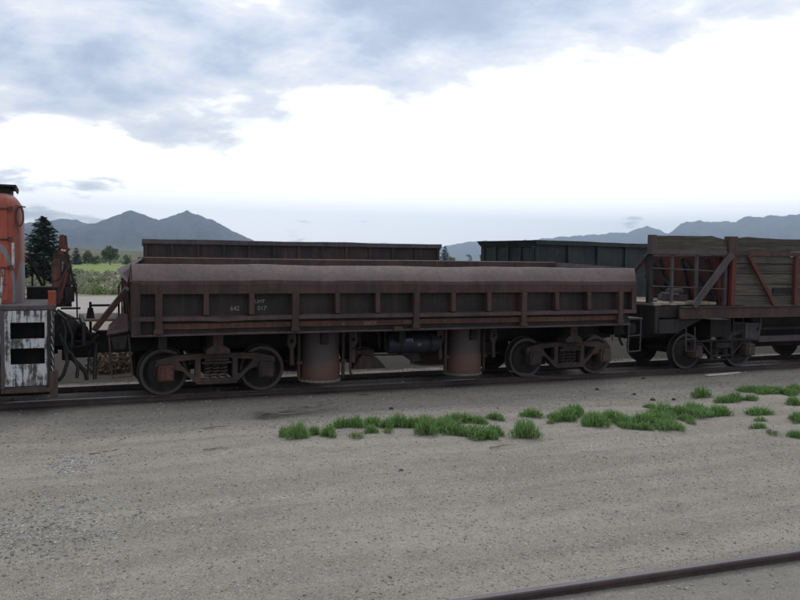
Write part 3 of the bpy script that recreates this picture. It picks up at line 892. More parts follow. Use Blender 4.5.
MB().box(8.0, 8.35, 14.9, 15.6, .55, .84).build('dark_filler_box', M['under'], D_)  # pair of dark boxes added to darken the gap between the trucks
MB().box(3.35, 3.7, 14.9, 15.6, .55, .84).build('dark_filler_box', M['under'], D_)
gr = MB()
gr.box(5.12, 5.55, 14.55, 14.95, .52, .80)
gr.plate([(5.05, .45), (5.75, .45), (5.55, .66), (5.25, .72)], [], 14.40, 14.62)
gr.build('brake_valve', M['truck'], D_, bev=.02)
MB().lathe([(0, -.3), (.15, -.3), (.16, -.27), (.16, .22), (.13, .26), (0, .26)], (5.35, 15.0, .72), 'x', 20).build('brake_cylinder', M['under'], D_, smooth=True)
MB().plate([(6.05, .74), (6.55, .74), (6.62, .52), (6.45, .50)], [], 14.75, 14.80).build('hanger_plate', M['chord'], D_)
rd = MB()
rd.tube([(3.3, 14.7, .62), (5.2, 14.7, .60)], .018, 6); rd.tube([(5.6, 14.8, .66), (8.6, 14.8, .60)], .018, 6)
rd.tube([(4.95, 14.2, 1.15), (4.95, 14.2, .42), (5.02, 14.25, .36)], .022, 6)
rd.tube([(6.86, 14.15, 1.15), (6.86, 14.15, .36), (6.98, 14.15, .34)], .024, 6)
rd.build('brake_rod', M['truck'], D_)
hng = MB()
for x in (5.12, 5.5, 5.62): hng.tube([(x, 14.2, 1.2), (x + .02, 14.2, .86)], .018, 6)
hng.tube([(4.98, 14.2, .86), (5.25, 14.2, .875), (5.4, 14.22, .80)], .014, 6)
hng.build('air_pipe', M['under'], D_)
rail_under = MB().tube([(8.2, 14.05, .34), (9.0, 14.0, .18), (9.55, 13.95, .16)], .012, 6)
rail_under.build('loose_rod', M['chord'], D_)
# lettering on the panels and strip
lettering('642', .105, (2.66, 13.742, 1.62), M['white'], D_)
lettering('LIMT', .085, (3.07, 13.742, 1.74), M['white'], D_)
lettering('017', .105, (3.12, 13.742, 1.62), M['white'], D_)
lettering('A', .085, (4.60, 13.652, 1.345), M['ghost'], D_)
lettering(',', .08, (4.84, 13.652, 1.36), M['ghost'], D_)
lettering('IIIEII', .095, (5.0, 13.652, 1.342), M['ghost'], D_, sx=1.5)
lettering('UTES', .085, (5.78, 13.652, 1.345), M['ghost'], D_)
# left end ------------------------------------------------------------------
dk = MB().box(.42, 1.08, 14.75, 16.35, 1.40, 1.44).build('end_deck', M['dustplate'], D_)
MB().box(.36, .415, 14.10, 16.35, 1.06, 1.438).build('end_beam', M['under'], D_, bev=.01)
MB().bar((1.05, 14.05, 1.98), (.56, 14.35, 1.30), .09, .17, (0, 1, 0)).build('dump_arm', M['body'], D_, bev=.01)
pl_ = MB().add([(.72, 13.92, 1.245), (1.05, 13.92, 1.30), (1.07, 14.30, 1.545), (.98, 14.42, 1.56), (.78, 14.40, 1.36), (.72, 13.95, 1.215), (1.05, 13.95, 1.27), (1.07, 14.33, 1.515), (.98, 14.45, 1.53), (.78, 14.43, 1.33)],
               [(0, 1, 2, 3, 4), (9, 8, 7, 6, 5), (0, 5, 6, 1), (1, 6, 7, 2), (2, 7, 8, 3), (3, 8, 9, 4), (4, 9, 5, 0)])
pl_.build('step_plate', M['body'], D_)
MB().plate([(.78, 1.20), (1.05, 1.22), (1.0, 1.0), (.84, 1.0)], [], 13.98, 14.10).build('step_bracket', M['under'], D_)
ld = MB()
ld.tube([(.76, 13.95, 1.21), (.80, 13.95, .60), (.82, 13.95, .52)], .014, 6)
ld.tube([(1.06, 13.95, 1.25), (1.12, 13.95, .56)], .014, 6)
ld.tube([(.79, 13.95, .86), (1.09, 13.95, .88)], .014, 6); ld.tube([(.82, 13.95, .54), (1.12, 13.95, .56)], .014, 6)
ld.build('step_ladder', M['truck'], D_)
hr = MB()
hr.tube([(.92, 14.15, 1.50), (.92, 14.15, 2.02), (.97, 14.15, 2.10), (1.09, 14.15, 2.08)], .013, 6)
hr.build('grab_rail', M['truck'], D_)
MB().tube([(.98, 14.9, 1.44), (.98, 14.9, 2.0)], .013, 6).build('grab_rail', M['truck'], D_)
MB().tube([(1.05, 15.3, 1.44), (1.05, 15.3, 1.95)], .013, 6).build('grab_rail', M['truck'], D_)
bw = MB(); bw.tube([(.52, 15.0, 1.0), (.52, 15.0, 1.72)], .022, 8); bw.tube([(.52, 15.0, 1.66), (.92, 15.0, 1.66)], .02, 8)
bw.plate([(.45, 1.44), (.59, 1.44), (.56, 1.62), (.48, 1.62)], [], 14.95, 15.05)
bw.build('hand_brake', M['under'], D_)
coupler(D_, .36, 0.0, z=.98)
cp = MB()
cp.box(.18, .62, 14.88, 15.5, .78, 1.16); cp.box(.30, .50, 14.6, 15.9, 1.15, 1.24); cp.box(.10, .36, 14.95, 15.4, 1.22, 1.38)
cp.lathe([(0, -.16), (.09, -.16), (.10, 0), (.09, .14), (0, .14)], (.30, 14.75, 1.30), 'x', 12)
cp.build('draft_gear', M['under'], D_, bev=.02)
cl = MB().tube([(.25, 14.30, 1.12), (.62, 14.30, 1.08), (.70, 14.32, 1.02)], .016, 6)
cl.tube([(.62, 14.25, 1.22), (.45, 14.3, 1.05), (.25, 14.3, 1.02)], .02, 6)
cl.build('cut_lever', M['under'], D_)
hose(D_, [(.60, 14.55, 1.05), (.58, 14.5, .90), (.57, 14.48, .72), (.56, 14.47, .58), (.56, 14.46, .46)], .034)
hose(D_, [(.50, 14.6, .95), (.47, 14.58, .75), (.45, 14.58, .55)], .014)
# right end ladder and platform
rl = MB()
rl.tube([(11.02, 13.98, 1.30), (11.01, 13.98, .62)], .015, 6); rl.tube([(11.33, 13.98, 1.32), (11.32, 13.98, .64)], .015, 6)
rl.tube([(11.01, 13.98, .965), (11.33, 13.98, .98)], .014, 6); rl.tube([(11.0, 13.98, .63), (11.33, 13.98, .65)], .014, 6)
rl.build('step_ladder', M['chord'], D_)
MB().box(11.0, 11.36, 13.96, 14.45, 1.31, 1.345).build('step_plate', M['rim'], D_)
MB().box(11.04, 11.34, 14.5, 15.95, .95, 1.30).build('end_beam', M['under'], D_)
MB().lathe([(0, -.06), (.12, -.05), (.13, .05), (0, .06)], (11.12, 14.06, 1.12), 'y', 16).build('retainer_valve', M['under'], D_)
hose(D_, [(11.2, 14.6, 1.0), (11.3, 14.62, .8), (11.42, 14.7, .70), (11.54, 14.9, .72)])

# ------------------------------------------------------------------ the plank hopper car
HY = 13.92
HX0, HX1 = 11.66, 20.4
Hc = thing('plank_hopper_car', 'old hopper car with grey plank sides, red braces and open slope end', 'freight car', (16.0, TC, 0))
HYF = 2 * TC - HY
def hz_(z): return (z - 2.47) * 1.016 + 2.47
HM = (HX0 + HX1) / 2
def hx_(x, mir): return 2 * HM - x if mir else x
def hopper_end(mir):
    X = lambda x: hx_(x, mir)
    def bx(x0, x1, y0, y1, z0, z1): return MB().box(min(X(x0), X(x1)), max(X(x0), X(x1)), y0, y1, z0, z1)
    # deck planks across the platform
    n = 9
    for k in range(n - 1):
        x0 = 11.68 + k * .215
        bx(x0 + .006, x0 + .209, HY + .10, HYF - .10, 1.60 + random.uniform(-.008, .008), 1.655 + random.uniform(-.008, .01)).build('plank', M['deck'], Hc)
    bx(11.66, 11.76, HY + .02, HYF - .02, 1.0, 1.595).build('end_sill', M['under'], Hc, bev=.012)
    for sy in (0, 1):
        yn = (lambda q: q) if sy == 0 else (lambda q: 2 * TC - q)
        def by(x0, x1, y0, y1, z0, z1):
            a, b = yn(y0), yn(y1)
            return bx(x0, x1, min(a, b), max(a, b), z0, z1)
        def bar(p, q, wd, h, up=(0, 1, 0)):
            return MB().bar((X(p[0]), yn(p[1]), p[2]), (X(q[0]), yn(q[1]), q[2]), wd, h, up)
        # corner plate under the platform, tapering to the right
        mbp = MB().plate([(X(11.765), 1.0), (X(12.25), 1.0), (X(12.50), 1.12), (X(12.95), 1.30), (X(11.765), 1.30)], [], min(yn(HY + .01), yn(HY + .05)), max(yn(HY + .01), yn(HY + .05)))
        mbp.build('corner_plate', M['under'], Hc)
        if sy == 1: continue
        by(11.47, 11.62, HY - .03, HY + .09, 2.68, 3.09).build('corner_post', M['chord'], Hc, bev=.008)
        by(11.50, 11.60, HY + .04, HY + .14, 1.66, 2.678).build('end_post', M['under'], Hc, bev=.006)
        # top plank over the open end, broken upper edge
        q = [X(x) for x in (11.63, 12.3, 12.9, 13.12, 13.35, 13.56)]
        zt = [3.075, 3.085, 3.09, 3.10, 3.055, 3.02]
        poly = [(q[0], 2.785)] + [(q[-1], 2.785)] + [(a, b) for a, b in zip(reversed(q), reversed(zt))]
        MB().plate(poly, [], min(yn(HY), yn(HY + .07)), max(yn(HY), yn(HY + .07))).build('plank', M['wood'], Hc)
        by(11.625, 13.565, HY - .02, HY + .10, 2.68, 2.782).build('top_chord', M['chord'], Hc, bev=.008)
        by(13.57, 13.83, HY - .05, HY + .10, 2.68, 3.10).build('side_post', M['body'], Hc, bev=.008, )
        by(13.69, 13.80, HY - .045, HY + .05, 1.575, 2.678).build('side_post', M['red'], Hc, bev=.008, label='faded red vertical side post')
        by(13.58, 13.66, HY + .06, HY + .14, 1.575, 2.678).build('end_post', M['chord'], Hc, bev=.006)
        # the wide grey diagonal
        bar((13.66, HY - .055, 2.72), (12.62, HY - .055, 1.57), .15, .06).build('diagonal_brace', M['chord'], Hc, bev=.01)
        for xx in (12.13, 12.80):
            by(xx - .025, xx + .025, HY + .05, HY + .11, 1.66, 2.678).build('grab_post', M['chord'], Hc)
        for zz in (2.36, 1.98):
            MB().tube([(X(11.56), yn(HY + .02), zz + .03), (X(12.6), yn(HY + .02), zz), (X(13.6), yn(HY + .02), zz - .04)], .014, 6).build('grab_rod', M['chord'], Hc)
        # end-plane brace
        MB().bar((X(11.52), yn(HY + .05), 2.74), (X(11.52), yn(HY + 1.30), 1.68), .05, .10, (1, 0, 0)).build('end_brace', M['chord'], Hc, bev=.006)
    # steep end sheet of the bin with straps on its face
    sl = MB().add([(X(13.25), HY + .16, 2.67), (X(13.25), HYF - .16, 2.67), (X(13.62), HYF - .16, 1.40), (X(13.62), HY + .16, 1.40), (X(13.29), HY + .16, 2.675), (X(13.29), HYF - .16, 2.675), (X(13.66), HYF - .16, 1.405), (X(13.66), HY + .16, 1.405)],
                  [(0, 1, 2, 3), (7, 6, 5, 4), (0, 4, 5, 1), (1, 5, 6, 2), (2, 6, 7, 3), (3, 7, 4, 0)])
    sl.build('slope_sheet', M['slope'], Hc)
    def on(y, z, off=.03): return (X(13.25 + (2.67 - z) / 1.27 * .37 - off), y, z)
    for yy in (HY + .25, HY + 1.05, HYF - .8):
        MB().bar(on(yy, 2.62), on(yy, 1.68), .07, .06, (0, 1, 0)).build('slope_rib', M['under'], Hc)
    for y0, z0, y1, z1 in ((HYF - .3, 2.6, HY + 1.25, 1.7), (HY + .95, 2.55, HY + .3, 1.7), (HYF - .2, 2.2, HYF - .75, 1.7)):
        MB().bar(on(y0, z0, .045), on(y1, z1, .045), .10, .05, (1, 0, 0)).build('slope_strut', M['under'], Hc)
    MB().plate([(X(13.275), 2.655), (X(13.835), 2.655), (X(13.835), 1.58), (X(13.60), 1.58)], [], HY + .135, HY + .155).build('bin_side', M['slope'], Hc)
    bx(11.78, 13.6, HY + .12, HYF - .12, 1.33, 1.585).build('deck_frame', M['under'], Hc)
    # brake gear on the platform
    st = MB().tube([(X(11.98), HY + .5, 1.66), (X(11.98), HY + .5, 2.36)], .016, 8)
    st.lathe([(0, 0), (.10, 0), (.12, .02), (0, .03)], (X(11.98), HY + .5, 1.665), 'z', 14)
    st.build('brake_stem', M['under'], Hc)
    gb = MB().box(min(X(12.4), X(13.0)), max(X(12.4), X(13.0)), HY + .55, HY + .85, 1.67, 1.80)
    gb.tube([(X(12.1), HY + .42, 1.70), (X(12.15), HY + .42, 1.84), (X(12.7), HY + .5, 1.80)], .03, 8)
    gb.lathe([(0, -.2), (.08, -.2), (.08, .2), (0, .2)], (X(12.75), HY + .7, 1.86), 'x', 14)
    gb.build('brake_gear', M['chord'], Hc, bev=.01)
    tx = X(13.72)
    truck(Hc, tx, wb=1.52, arch=True)
    MB().box(tx - .3, tx + .3, 14.2, 16.2, .86, 1.25).build('body_bolster', M['under'], Hc)
    for sy in (0, 1):
        s_ = MB()
        y = HY + .02 if sy == 0 else HYF - .02
        s_.tube([(X(12.50), y, 1.12), (X(12.52), y, .60), (X(12.76), y, .60), (X(12.74), y, 1.12)], .015, 6)
        s_.tube([(X(12.51), y, .86), (X(12.75), y, .86)], .013, 6)
        s_.build('stirrup_step', M['chord'], Hc)
        s_ = MB()
        y = HY + .03 if sy == 0 else HYF - .03
        s_.tube([(X(13.84), y, 1.30), (X(13.84), y, .80)], .015, 6); s_.tube([(X(14.12), y, 1.30), (X(14.12), y, .80)], .015, 6)
        for zz in (.83, 1.0, 1.17): s_.tube([(X(13.84), y, zz), (X(14.12), y, zz)], .012, 6)
        s_.build('side_ladder', M['under'], Hc)
    c = coupler(Hc, 11.66 if not mir else X(11.66), 11.2 if not mir else X(11.2))
    coupler_pocket = bx(11.77, 12.9, TC - .22, TC + .22, .80, 1.22).build('draft_gear', M['under'], Hc)
for mir in (False, True): hopper_end(mir)
# planked sides between the posts, sill beams
PZ = [(1.575, 1.79), (1.80, 2.04), (2.05, 2.28), (2.29, 2.50), (2.51, 2.675)]
XA, XB = 13.84, hx_(13.84, True)
for sy in (0, 1):
    y0 = HY + .02 if sy == 0 else HYF - .09
    for i, (a, b_) in enumerate(PZ):
        cuts = [XA] + sorted(random.uniform(XA + 1, XB - 1) for _ in range(1)) + [XB]
        if i == 3: cuts = [XA, 15.9, XB]
        for k in range(len(cuts) - 1):
            dy = random.uniform(-.008, .012)
            p = MB().box(cuts[k] + .003, cuts[k + 1] - .003, y0 + dy, y0 + .07 + dy, a + random.uniform(0, .004), b_ - random.uniform(0, .006))
            p.build('plank', M['wood'], Hc)
    MB().box(XA, XB, y0 + (.09 if sy == 0 else -.035), y0 + (.10 if sy == 0 else -.025), 1.575, 2.66).build('gap_backing', M['slope'], Hc)  # backing sheet added to stop sky light showing through the plank gaps
    zt = [(XA, 3.06), (14.15, 3.10), (14.5, 3.085), (15.2, 3.07), (16.5, 3.09), (XB, 3.06)]
    MB().plate([(XA, 2.79)] + [(XB, 2.79)] + list(reversed(zt)), [], y0 - .01, y0 + .06).build('plank', M['wood'], Hc)
    ya, yb = (HY - .02, HY + .10) if sy == 0 else (HYF - .10, HYF + .02)
    MB().box(XA - .005, XB + .005, ya, yb, 2.68, 2.782).build('top_chord', M['body'], Hc, bev=.008)
    xa, xb = 11.77, hx_(11.77, True)
    sb = MB()
    ya, yb = (HY - .03, HY + .0) if sy == 0 else (HYF, HYF + .03)
    sb.box(xa + .5, xb - .5, ya, yb, 1.335, 1.57)
    sb.box(xa + .5, xb - .5, ya - .045 if sy == 0 else ya, yb if sy == 0 else yb + .045, 1.545, 1.572)
    sb.box(xa + .5, xb - .5, ya - .045 if sy == 0 else ya, yb if sy == 0 else yb + .045, 1.31, 1.337)
    sb.build('side_sill', M['body'], Hc)
    yy = HY - .065 if sy == 0 else HYF + .065
    for x0, x1 in ((14.13, 14.93), (XB - .30, XB - 1.1)):
        MB().bar((x0, yy, 2.68), (x1, yy, 1.575), .085, .06, (0, 1, 0)).build('side_brace', M['red'], Hc, bev=.008, label='faded red slanted side brace')
    for xx in (15.6, 16.5, 17.4):
        MB().box(xx - .05, xx + .05, yy, yy + .08 if sy == 0 else yy + .02, 1.575, 2.68).build('side_stake', M['red'], Hc)
MB().box(14.95, 15.75, HY - .008, HY + .015, 1.84, 1.97).build('patch_board', M['under'], Hc)
# centre discharge pockets and gear
po = MB().add([(14.5, HY + .2, 1.55), (17.6, HY + .2, 1.55), (17.6, HYF - .2, 1.55), (14.5, HYF - .2, 1.55), (15.2, TC - .55, .55), (16.9, TC - .55, .55), (16.9, TC + .55, .55), (15.2, TC + .55, .55)],
              [(0, 1, 5, 4), (1, 2, 6, 5), (2, 3, 7, 6), (3, 0, 4, 7), (4, 5, 6, 7), (0, 3, 2, 1)])
po.build('discharge_chute', M['under'], Hc)
MB().box(11.77, hx_(11.77, True), TC - .18, TC + .18, 1.0, 1.32).build('center_sill', M['under'], Hc)
MB().box(14.95, 17.4, 14.28, 14.40, .70, .84).build('door_beam', M['chord'], Hc, bev=.01)
MB().box(14.9, 17.4, 14.30, 14.36, .98, 1.04).build('door_rod', M['under'], Hc)
lv = MB().tube([(14.9, 14.2, 1.28), (14.85, 14.15, 1.1), (14.80, 14.15, .95)], .022, 6)
lv.box(14.55, 15.0, 14.3, 14.7, .75, 1.15)
lv.build('door_lever', M['chord'], Hc)

# ------------------------------------------------------------------ locomotive end
Lc = thing('locomotive', 'end of an orange diesel locomotive with white stair panel and rusty end plate', 'locomotive', (-2.6, TC, 0))
def round_rect(x0, x1, y0, y1, r, ins, n=7):
    x0 += ins; x1 -= ins; y0 += ins; y1 -= ins
    r = max(.02, r - ins)
    pts = []
    for cx_, cy_, a0 in ((x1 - r, y1 - r, 0), (x0 + r, y1 - r, 90), (x0 + r, y0 + r, 180), (x1 - r, y0 + r, 270)):
        for k in range(n):
            a = rad(a0 + 90 * k / (n - 1)); pts.append((cx_ + r * math.cos(a), cy_ + r * math.sin(a)))
    return pts
lev = [(1.74, 0), (2.4, 0), (3.22, 0)] + [(3.22 + .27 * math.sin(a), .24 * (1 - math.cos(a))) for a in np.linspace(.2, math.pi / 2, 8)]
vs, fs = [], []
for z, ins in lev: vs += [(x, y, z) for x, y in round_rect(-6.0, -.52, 14.42, 16.02, .26, ins)]
n = len(vs) // len(lev)
for i in range(len(lev) - 1):
    for k in range(n): fs.append((i * n + k, i * n + (k + 1) % n, (i + 1) * n + (k + 1) % n, (i + 1) * n + k))
fs += [tuple(range(n)), tuple(range((len(lev) - 1) * n, len(lev) * n))]
hood = MB().add(vs, fs).build('hood', M['orange'], Lc, smooth=True)
for i in range(6):
    x1 = -.80 - i * .86 + .08; x0 = x1 - .84
    if x0 < -5.9: break
    for z0, z1 in ((1.78, 2.02), (2.035, 2.26), (2.275, 2.72), (2.735, 3.20)):
        p = MB().box(x0, x1, 14.405, 14.425, z0, z1).build('hood_panel', M['orange'], hood, bev=.005)
ltc = MB()
for z in (2.30, 2.75, 3.23):
    ltc.tube([(-.98, 14.395, z), (-.66, 14.395, z + .01)], .012, 6); ltc.box(-.70, -.64, 14.37, 14.42, z - .03, z + .04)
ltc.build('latch', M['boxred'], hood)
nb = MB()
for k in range(1):
    pts = [(-.545 + .05 * math.cos(a), 14.47 + .0 * math.sin(a), 3.12 + .15 * math.sin(a)) for a in np.linspace(0, 2 * math.pi, 25)]
    nb.tube(pts, .016, 6, caps=False)
nb.tube([(-.60, 14.40, 3.28), (-.46, 14.46, 3.27)], .012, 6); nb.tube([(-.58, 14.42, 2.97), (-.56, 14.42, 2.85)], .012, 6)
nb.build('grab_loop', M['boxred'], hood)
MB().box(-.665, -.625, 14.40, 14.4165, 2.30, 2.70).build('white_stripe', M['peel'], hood)
stk = MB().box(-1.4, -.68, 14.75, 15.65, 3.47, 3.60).build('exhaust_stack', M['under'], Lc, bev=.015)
cp = MB().box(-1.45, -.60, 14.68, 15.72, 3.602, 3.635); cp.box(-.63, -.605, 14.68, 15.72, 3.56, 3.6015)
cp.build('stack_cap', M['under'], stk)
MB().box(-6.2, -.02, 13.78, 16.66, 1.66, 1.735).build('walkway', M['chord'], Lc, bev=.01)
MB().box(-6.2, -.80, 13.84, 16.6, 1.22, 1.655).build('side_sill', M['under'], Lc)
MB().box(-6.2, -.2, 14.6, 15.85, .85, 1.22).build('underframe', M['under'], Lc)
sp = MB().plate([(-.745, .50), (-.155, .50), (-.155, 1.655), (-.745, 1.655)], [[(-.665, 1.225), (-.185, 1.225), (-.185, 1.475), (-.665, 1.475)], [(-.665, .835), (-.185, .835), (-.185, 1.08), (-.665, 1.08)]], 13.755, 13.775)
stp = sp.build('stair_panel', M['peel'], Lc)
tr = MB()
for z in (1.20, .81, .49): tr.box(-.74, -.16, 13.78, 14.15, z - .03, z)
tr.build('stair_tread', M['chord'], stp)
MB().box(-.74, -.16, 14.16, 14.18, .46, 1.65).build('stair_back', M['under'], stp)
MB().box(-.80, -.748, 13.74, 14.1, .46, 1.655).build('stair_stringer', M['chord'], stp, bev=.006)
MB().box(-.152, -.10, 13.74, 14.1, .42, 1.655).build('stair_stringer', M['under'], stp, bev=.006)
MB().box(-.80, -.10, 13.70, 14.12, .40, .458).build('foot_board', M['truck'], stp, bev=.008)
MB().box(-.098, -.055, 13.80, 16.64, .34, 1.655).build('pilot_plate', M['zebra'], Lc, bev=.006)
zz = MB()
for k in range(9):
    zz.bar((-.095, 13.772 - .0, 1.60 - k * .115), (-.062, 13.772, 1.50 - k * .115), .012, .028, (0, 1, 0))
zz.build('edge_stripe', M['peel'], Lc)
MB().box(-.12, .0, 13.73, 13.86, .30, .72).build('pilot_foot', M['truck'], Lc, bev=.01)
hrl = MB().tube([(-.82, 13.80, 1.0), (-.80, 13.80, 1.75), (-.76, 13.80, 2.28)], .017, 8)
hrl.build('handrail', M['peel'], Lc)
fr_ = MB()
fr_.tube([(-.46, 16.45, 2.52), (-.20, 16.45, 2.53)], .022, 6)
for x in (-.42, -.22): fr_.tube([(x, 16.45, 1.73), (x, 16.45, 2.53)], .02, 6)
fr_.tube([(-.48, 16.44, 2.45), (-.16, 16.44, 1.76)], .03, 6); fr_.tube([(-.18, 16.4, 2.3), (.0, 16.4, 1.74)], .016, 6); fr_.tube([(-.12, 16.3, 2.2), (.04, 16.3, 1.74)], .014, 6)
fr_.build('railing', M['under'], Lc)
MB().box(-.50, -.05, 15.9, 16.5, 1.74, 1.95).build('sand_box', M['under'], Lc, bev=.01)
MB().box(-.135, -.02, 13.85, 14.05, 1.64, 1.95).build('corner_box', M['boxorange'], Lc, bev=.01)
# rusty folded end plate standing on the pilot
ep = MB()
ep.plate([(-.05, 1.66), (-.09, 2.10), (-.06, 2.52), (.02, 2.60), (.04, 2.83), (.15, 2.84), (.17, 2.60), (.20, 2.2), (.22, 1.66)], [], 14.62, 14.72)
epo = ep.build('end_plate', M['truck'], Lc, bev=.01)
MB().plate([(.03, 2.62), (.04, 2.845), (.11, 2.85), (.12, 2.62)], [], 14.585, 14.618).build('plate_tongue', M['red'], epo, bev=.006)
e2 = MB().plate([(-.08, 1.98), (-.09, 2.36), (-.04, 2.46), (.05, 2.44), (.06, 1.98)], [], 14.57, 14.612).build('plate_leaf', M['boxred'], epo, bev=.006)
e3 = MB().bar((.20, 14.55, 2.42), (.02, 14.55, 1.72), .045, .03, (0, 1, 0)); e3.bar((.02, 14.55, 2.56), (.10, 14.55, 2.54), .05, .03, (0, 1, 0))
e3.build('red_bar', M['red'], epo)
e4 = MB().bar((.06, 14.54, 2.60), (.14, 14.54, 2.585), .03, .03, (0, 1, 0)); e4.bar((.085, 14.53, 2.40), (.075, 14.53, 2.24), .025, .03, (0, 1, 0))
e4.build('white_bar', M['peel'], epo)
e5 = MB().tube([(.16, 14.55, 2.52), (.24, 14.55, 2.10), (.27, 14.55, 1.9)], .024, 6); e5.box(.14, .28, 14.54, 14.64, 2.02, 2.10); e5.plate([(.12, 1.70), (.26, 1.76), (.25, 2.0), (.12, 2.0)], [], 14.50, 14.60)
e5.tube([(.29, 14.5, 2.05), (.30, 14.5, 1.45)], .014, 6)
e5.build('plate_hinge', M['under'], epo)
for k, (x, z, w_, h_, mt_) in enumerate(((-.03, 2.16, .09, .12, 'boxred'), (.13, 2.30, .05, .16, 'under'), (.02, 1.84, .12, .10, 'boxred'), (.15, 2.62, .04, .10, 'red'), (-.04, 2.40, .05, .07, 'red'))):
    MB().bar((x - w_ / 2, 14.545 - k * .004, z - h_ * .2), (x + w_ / 2, 14.545 - k * .004, z + h_ * .2), .02, h_, (0, 0, 1)).build('plate_patch', M[mt_], epo, bev=.004)
MB().tube([(-.02, 14.42, 1.66), (.02, 14.40, 1.95), (.10, 14.42, 2.2), (.20, 14.46, 2.36)], .012, 6).build('chain', M['truck'], epo)
hose(Lc, [(-.04, 14.3, 1.62), (.12, 14.2, 1.48), (.22, 14.2, 1.22), (.20, 14.22, 1.02)], .022)
hose(Lc, [(.0, 14.5, 1.62), (.26, 14.4, 1.46), (.40, 14.4, 1.30), (.50, 14.45, 1.2)], .02)
# coupler, cables and hoses at the pilot
coupler(Lc, -.05, .5, z=1.0)
dg_ = MB().lathe([(0, -.12), (.20, -.12), (.24, -.05), (.24, .05), (.18, .16), (0, .18)], (.12, 14.62, 1.30), 'x', 20)
dg_.lathe([(0, -.1), (.16, -.1), (.18, 0), (.14, .1), (0, .1)], (.16, 14.55, .95), 'x', 18)
dg_.box(-.05, .10, 14.3, 14.9, 1.05, 1.55)
dg_.build('buffer_gear', M['under'], Lc, smooth=True)
hose(Lc, [(.02, 14.2, 1.25), (.10, 14.15, 1.05), (.14, 14.12, .80), (.08, 14.12, .60), (.0, 14.12, .5)], .03)
hose(Lc, [(.05, 14.35, 1.1), (.22, 14.3, .9), (.30, 14.28, .7), (.28, 14.28, .52)], .028)
hose(Lc, [(.08, 14.4, .95), (.30, 14.42, .74), (.42, 14.45, .58), (.44, 14.47, .46)], .034)
hose(Lc, [(.06, 14.1, 1.5), (.12, 14.08, 1.3), (.10, 14.08, 1.12), (.16, 14.08, .95)], .02)
MB().tube([(.05, 14.9, 1.62), (.36, 14.9, 1.62)], .02, 6).build('latch_bar', M['under'], Lc)
cl = MB().tube([(-.02, 14.0, 1.34), (.18, 14.0, 1.52), (.34, 14.0, 1.50)], .016, 6)
cl.build('cut_lever', M['under'], Lc)
truck(Lc, -2.35, wb=2.3)
truck(Lc, -5.0, wb=2.3)

# ------------------------------------------------------------------ gondolas behind
def gondola(name, label, loc, rz, L, Wd, H, nrib, ms, mc, mf, end_flange=False):
    root = thing(name, label, 'freight car', loc, rz)
    global ORG
    ORG = Vector((0, 0, 0))
    # local: near side y=0, far side y=Wd, x 0..L
    for yy in (0, Wd):
        s_ = 1 if yy == 0 else -1
        edges = np.linspace(.10, L - .10, nrib)
        for i in range(nrib - 1):
            p = MB().box(edges[i] + .002, edges[i + 1] - .002, yy + s_ * .10 - .008, yy + s_ * .10 + .008, 1.16, H - .16)
            p.v = [(x, y + .014 * noise.noise(Vector((x * 1.3, y, z * 2))), z) for x, y, z in p.v]
            p.build('side_panel', ms, root)
        for x in edges:
            MB().box(x - .05, x + .05, yy + (s_ * .01 if s_ > 0 else -.09), yy + (.09 if s_ > 0 else -.01), 1.16, H - .155).build('rib', mc, root, bev=.008)
        n_ = 60
        q = list(np.linspace(-.03, L + .03, n_))
        ya, yb = (yy - .05, yy + .13) if s_ > 0 else (yy - .13, yy + .05)
        tr_ = long_prism([(ya, H - .15), (yb, H - .15), (yb, H), (ya, H)], q)
        tr_.v = [(x, y + .018 * fbm(x, 1 + yy, .5, 3), z + .02 * fbm(x, 7 + yy, .6, 4)) for x, y, z in tr_.v]
        tr_.build('top_rail', mf, root)
        MB().box(0, L, min(yy, yy + s_ * .12), max(yy, yy + s_ * .12), 1.0, 1.155).build('side_sill', ms, root)
    for xx in (0, L):
        s_ = 1 if xx == 0 else -1
        MB().box(min(xx + s_ * .10, xx + s_ * .13), max(xx + s_ * .10, xx + s_ * .13), .13, Wd - .13, 1.16, H - .24).build('end_wall', ms, root)
        for yy in np.linspace(.16, Wd - .16, 5):
            MB().box(min(xx + s_ * .01, xx + s_ * .098), max(xx + s_ * .01, xx + s_ * .098), yy - .055, yy + .055, 1.16, H - .24).build('end_post', mc, root, bev=.008)
        if end_flange:
            fl = MB().add([(xx - s_ * .16, -.02, H - .01), (xx - s_ * .16, Wd + .02, H - .01), (xx + s_ * .02, Wd - .05, H - .23), (xx + s_ * .02, .05, H - .23), (xx + s_ * .12, .14, H - .01), (xx + s_ * .12, Wd - .14, H - .01), (xx + s_ * .12, Wd - .14, H - .23), (xx + s_ * .12, .14, H - .23)],
                          [(0, 1, 2, 3), (4, 7, 6, 5), (0, 4, 5, 1), (2, 6, 7, 3), (0, 3, 7, 4), (1, 5, 6, 2)])
            fl.build('end_rail', mf, root)
            MB().tube([(xx - s_ * .04, .3, 1.9), (xx - s_ * .04, Wd - 1.1, 1.9)], .02, 6).build('grab_rod', mf, root)
        else:
            MB().box(min(xx - s_ * .04, xx + s_ * .12), max(xx - s_ * .04, xx + s_ * .12), .131, Wd - .131, H - .235, H - .02).build('end_rail', mf, root)
        c = coupler(root, xx, xx - s_ * .5, y=Wd / 2, z=.98)
    MB().box(.14, L - .14, .12, Wd - .12, 1.04, 1.15).build('floor', ms, root)
    MB().box(.1, L - .1, Wd / 2 - .2, Wd / 2 + .2, .8, 1.035).build('center_sill', M['under'], root)
    for x in (1.9, L - 1.9): truck(root, x, gy=Wd / 2)
    return root
A = Vector((2.85, 30.9)); B = Vector((13.98, 29.4))
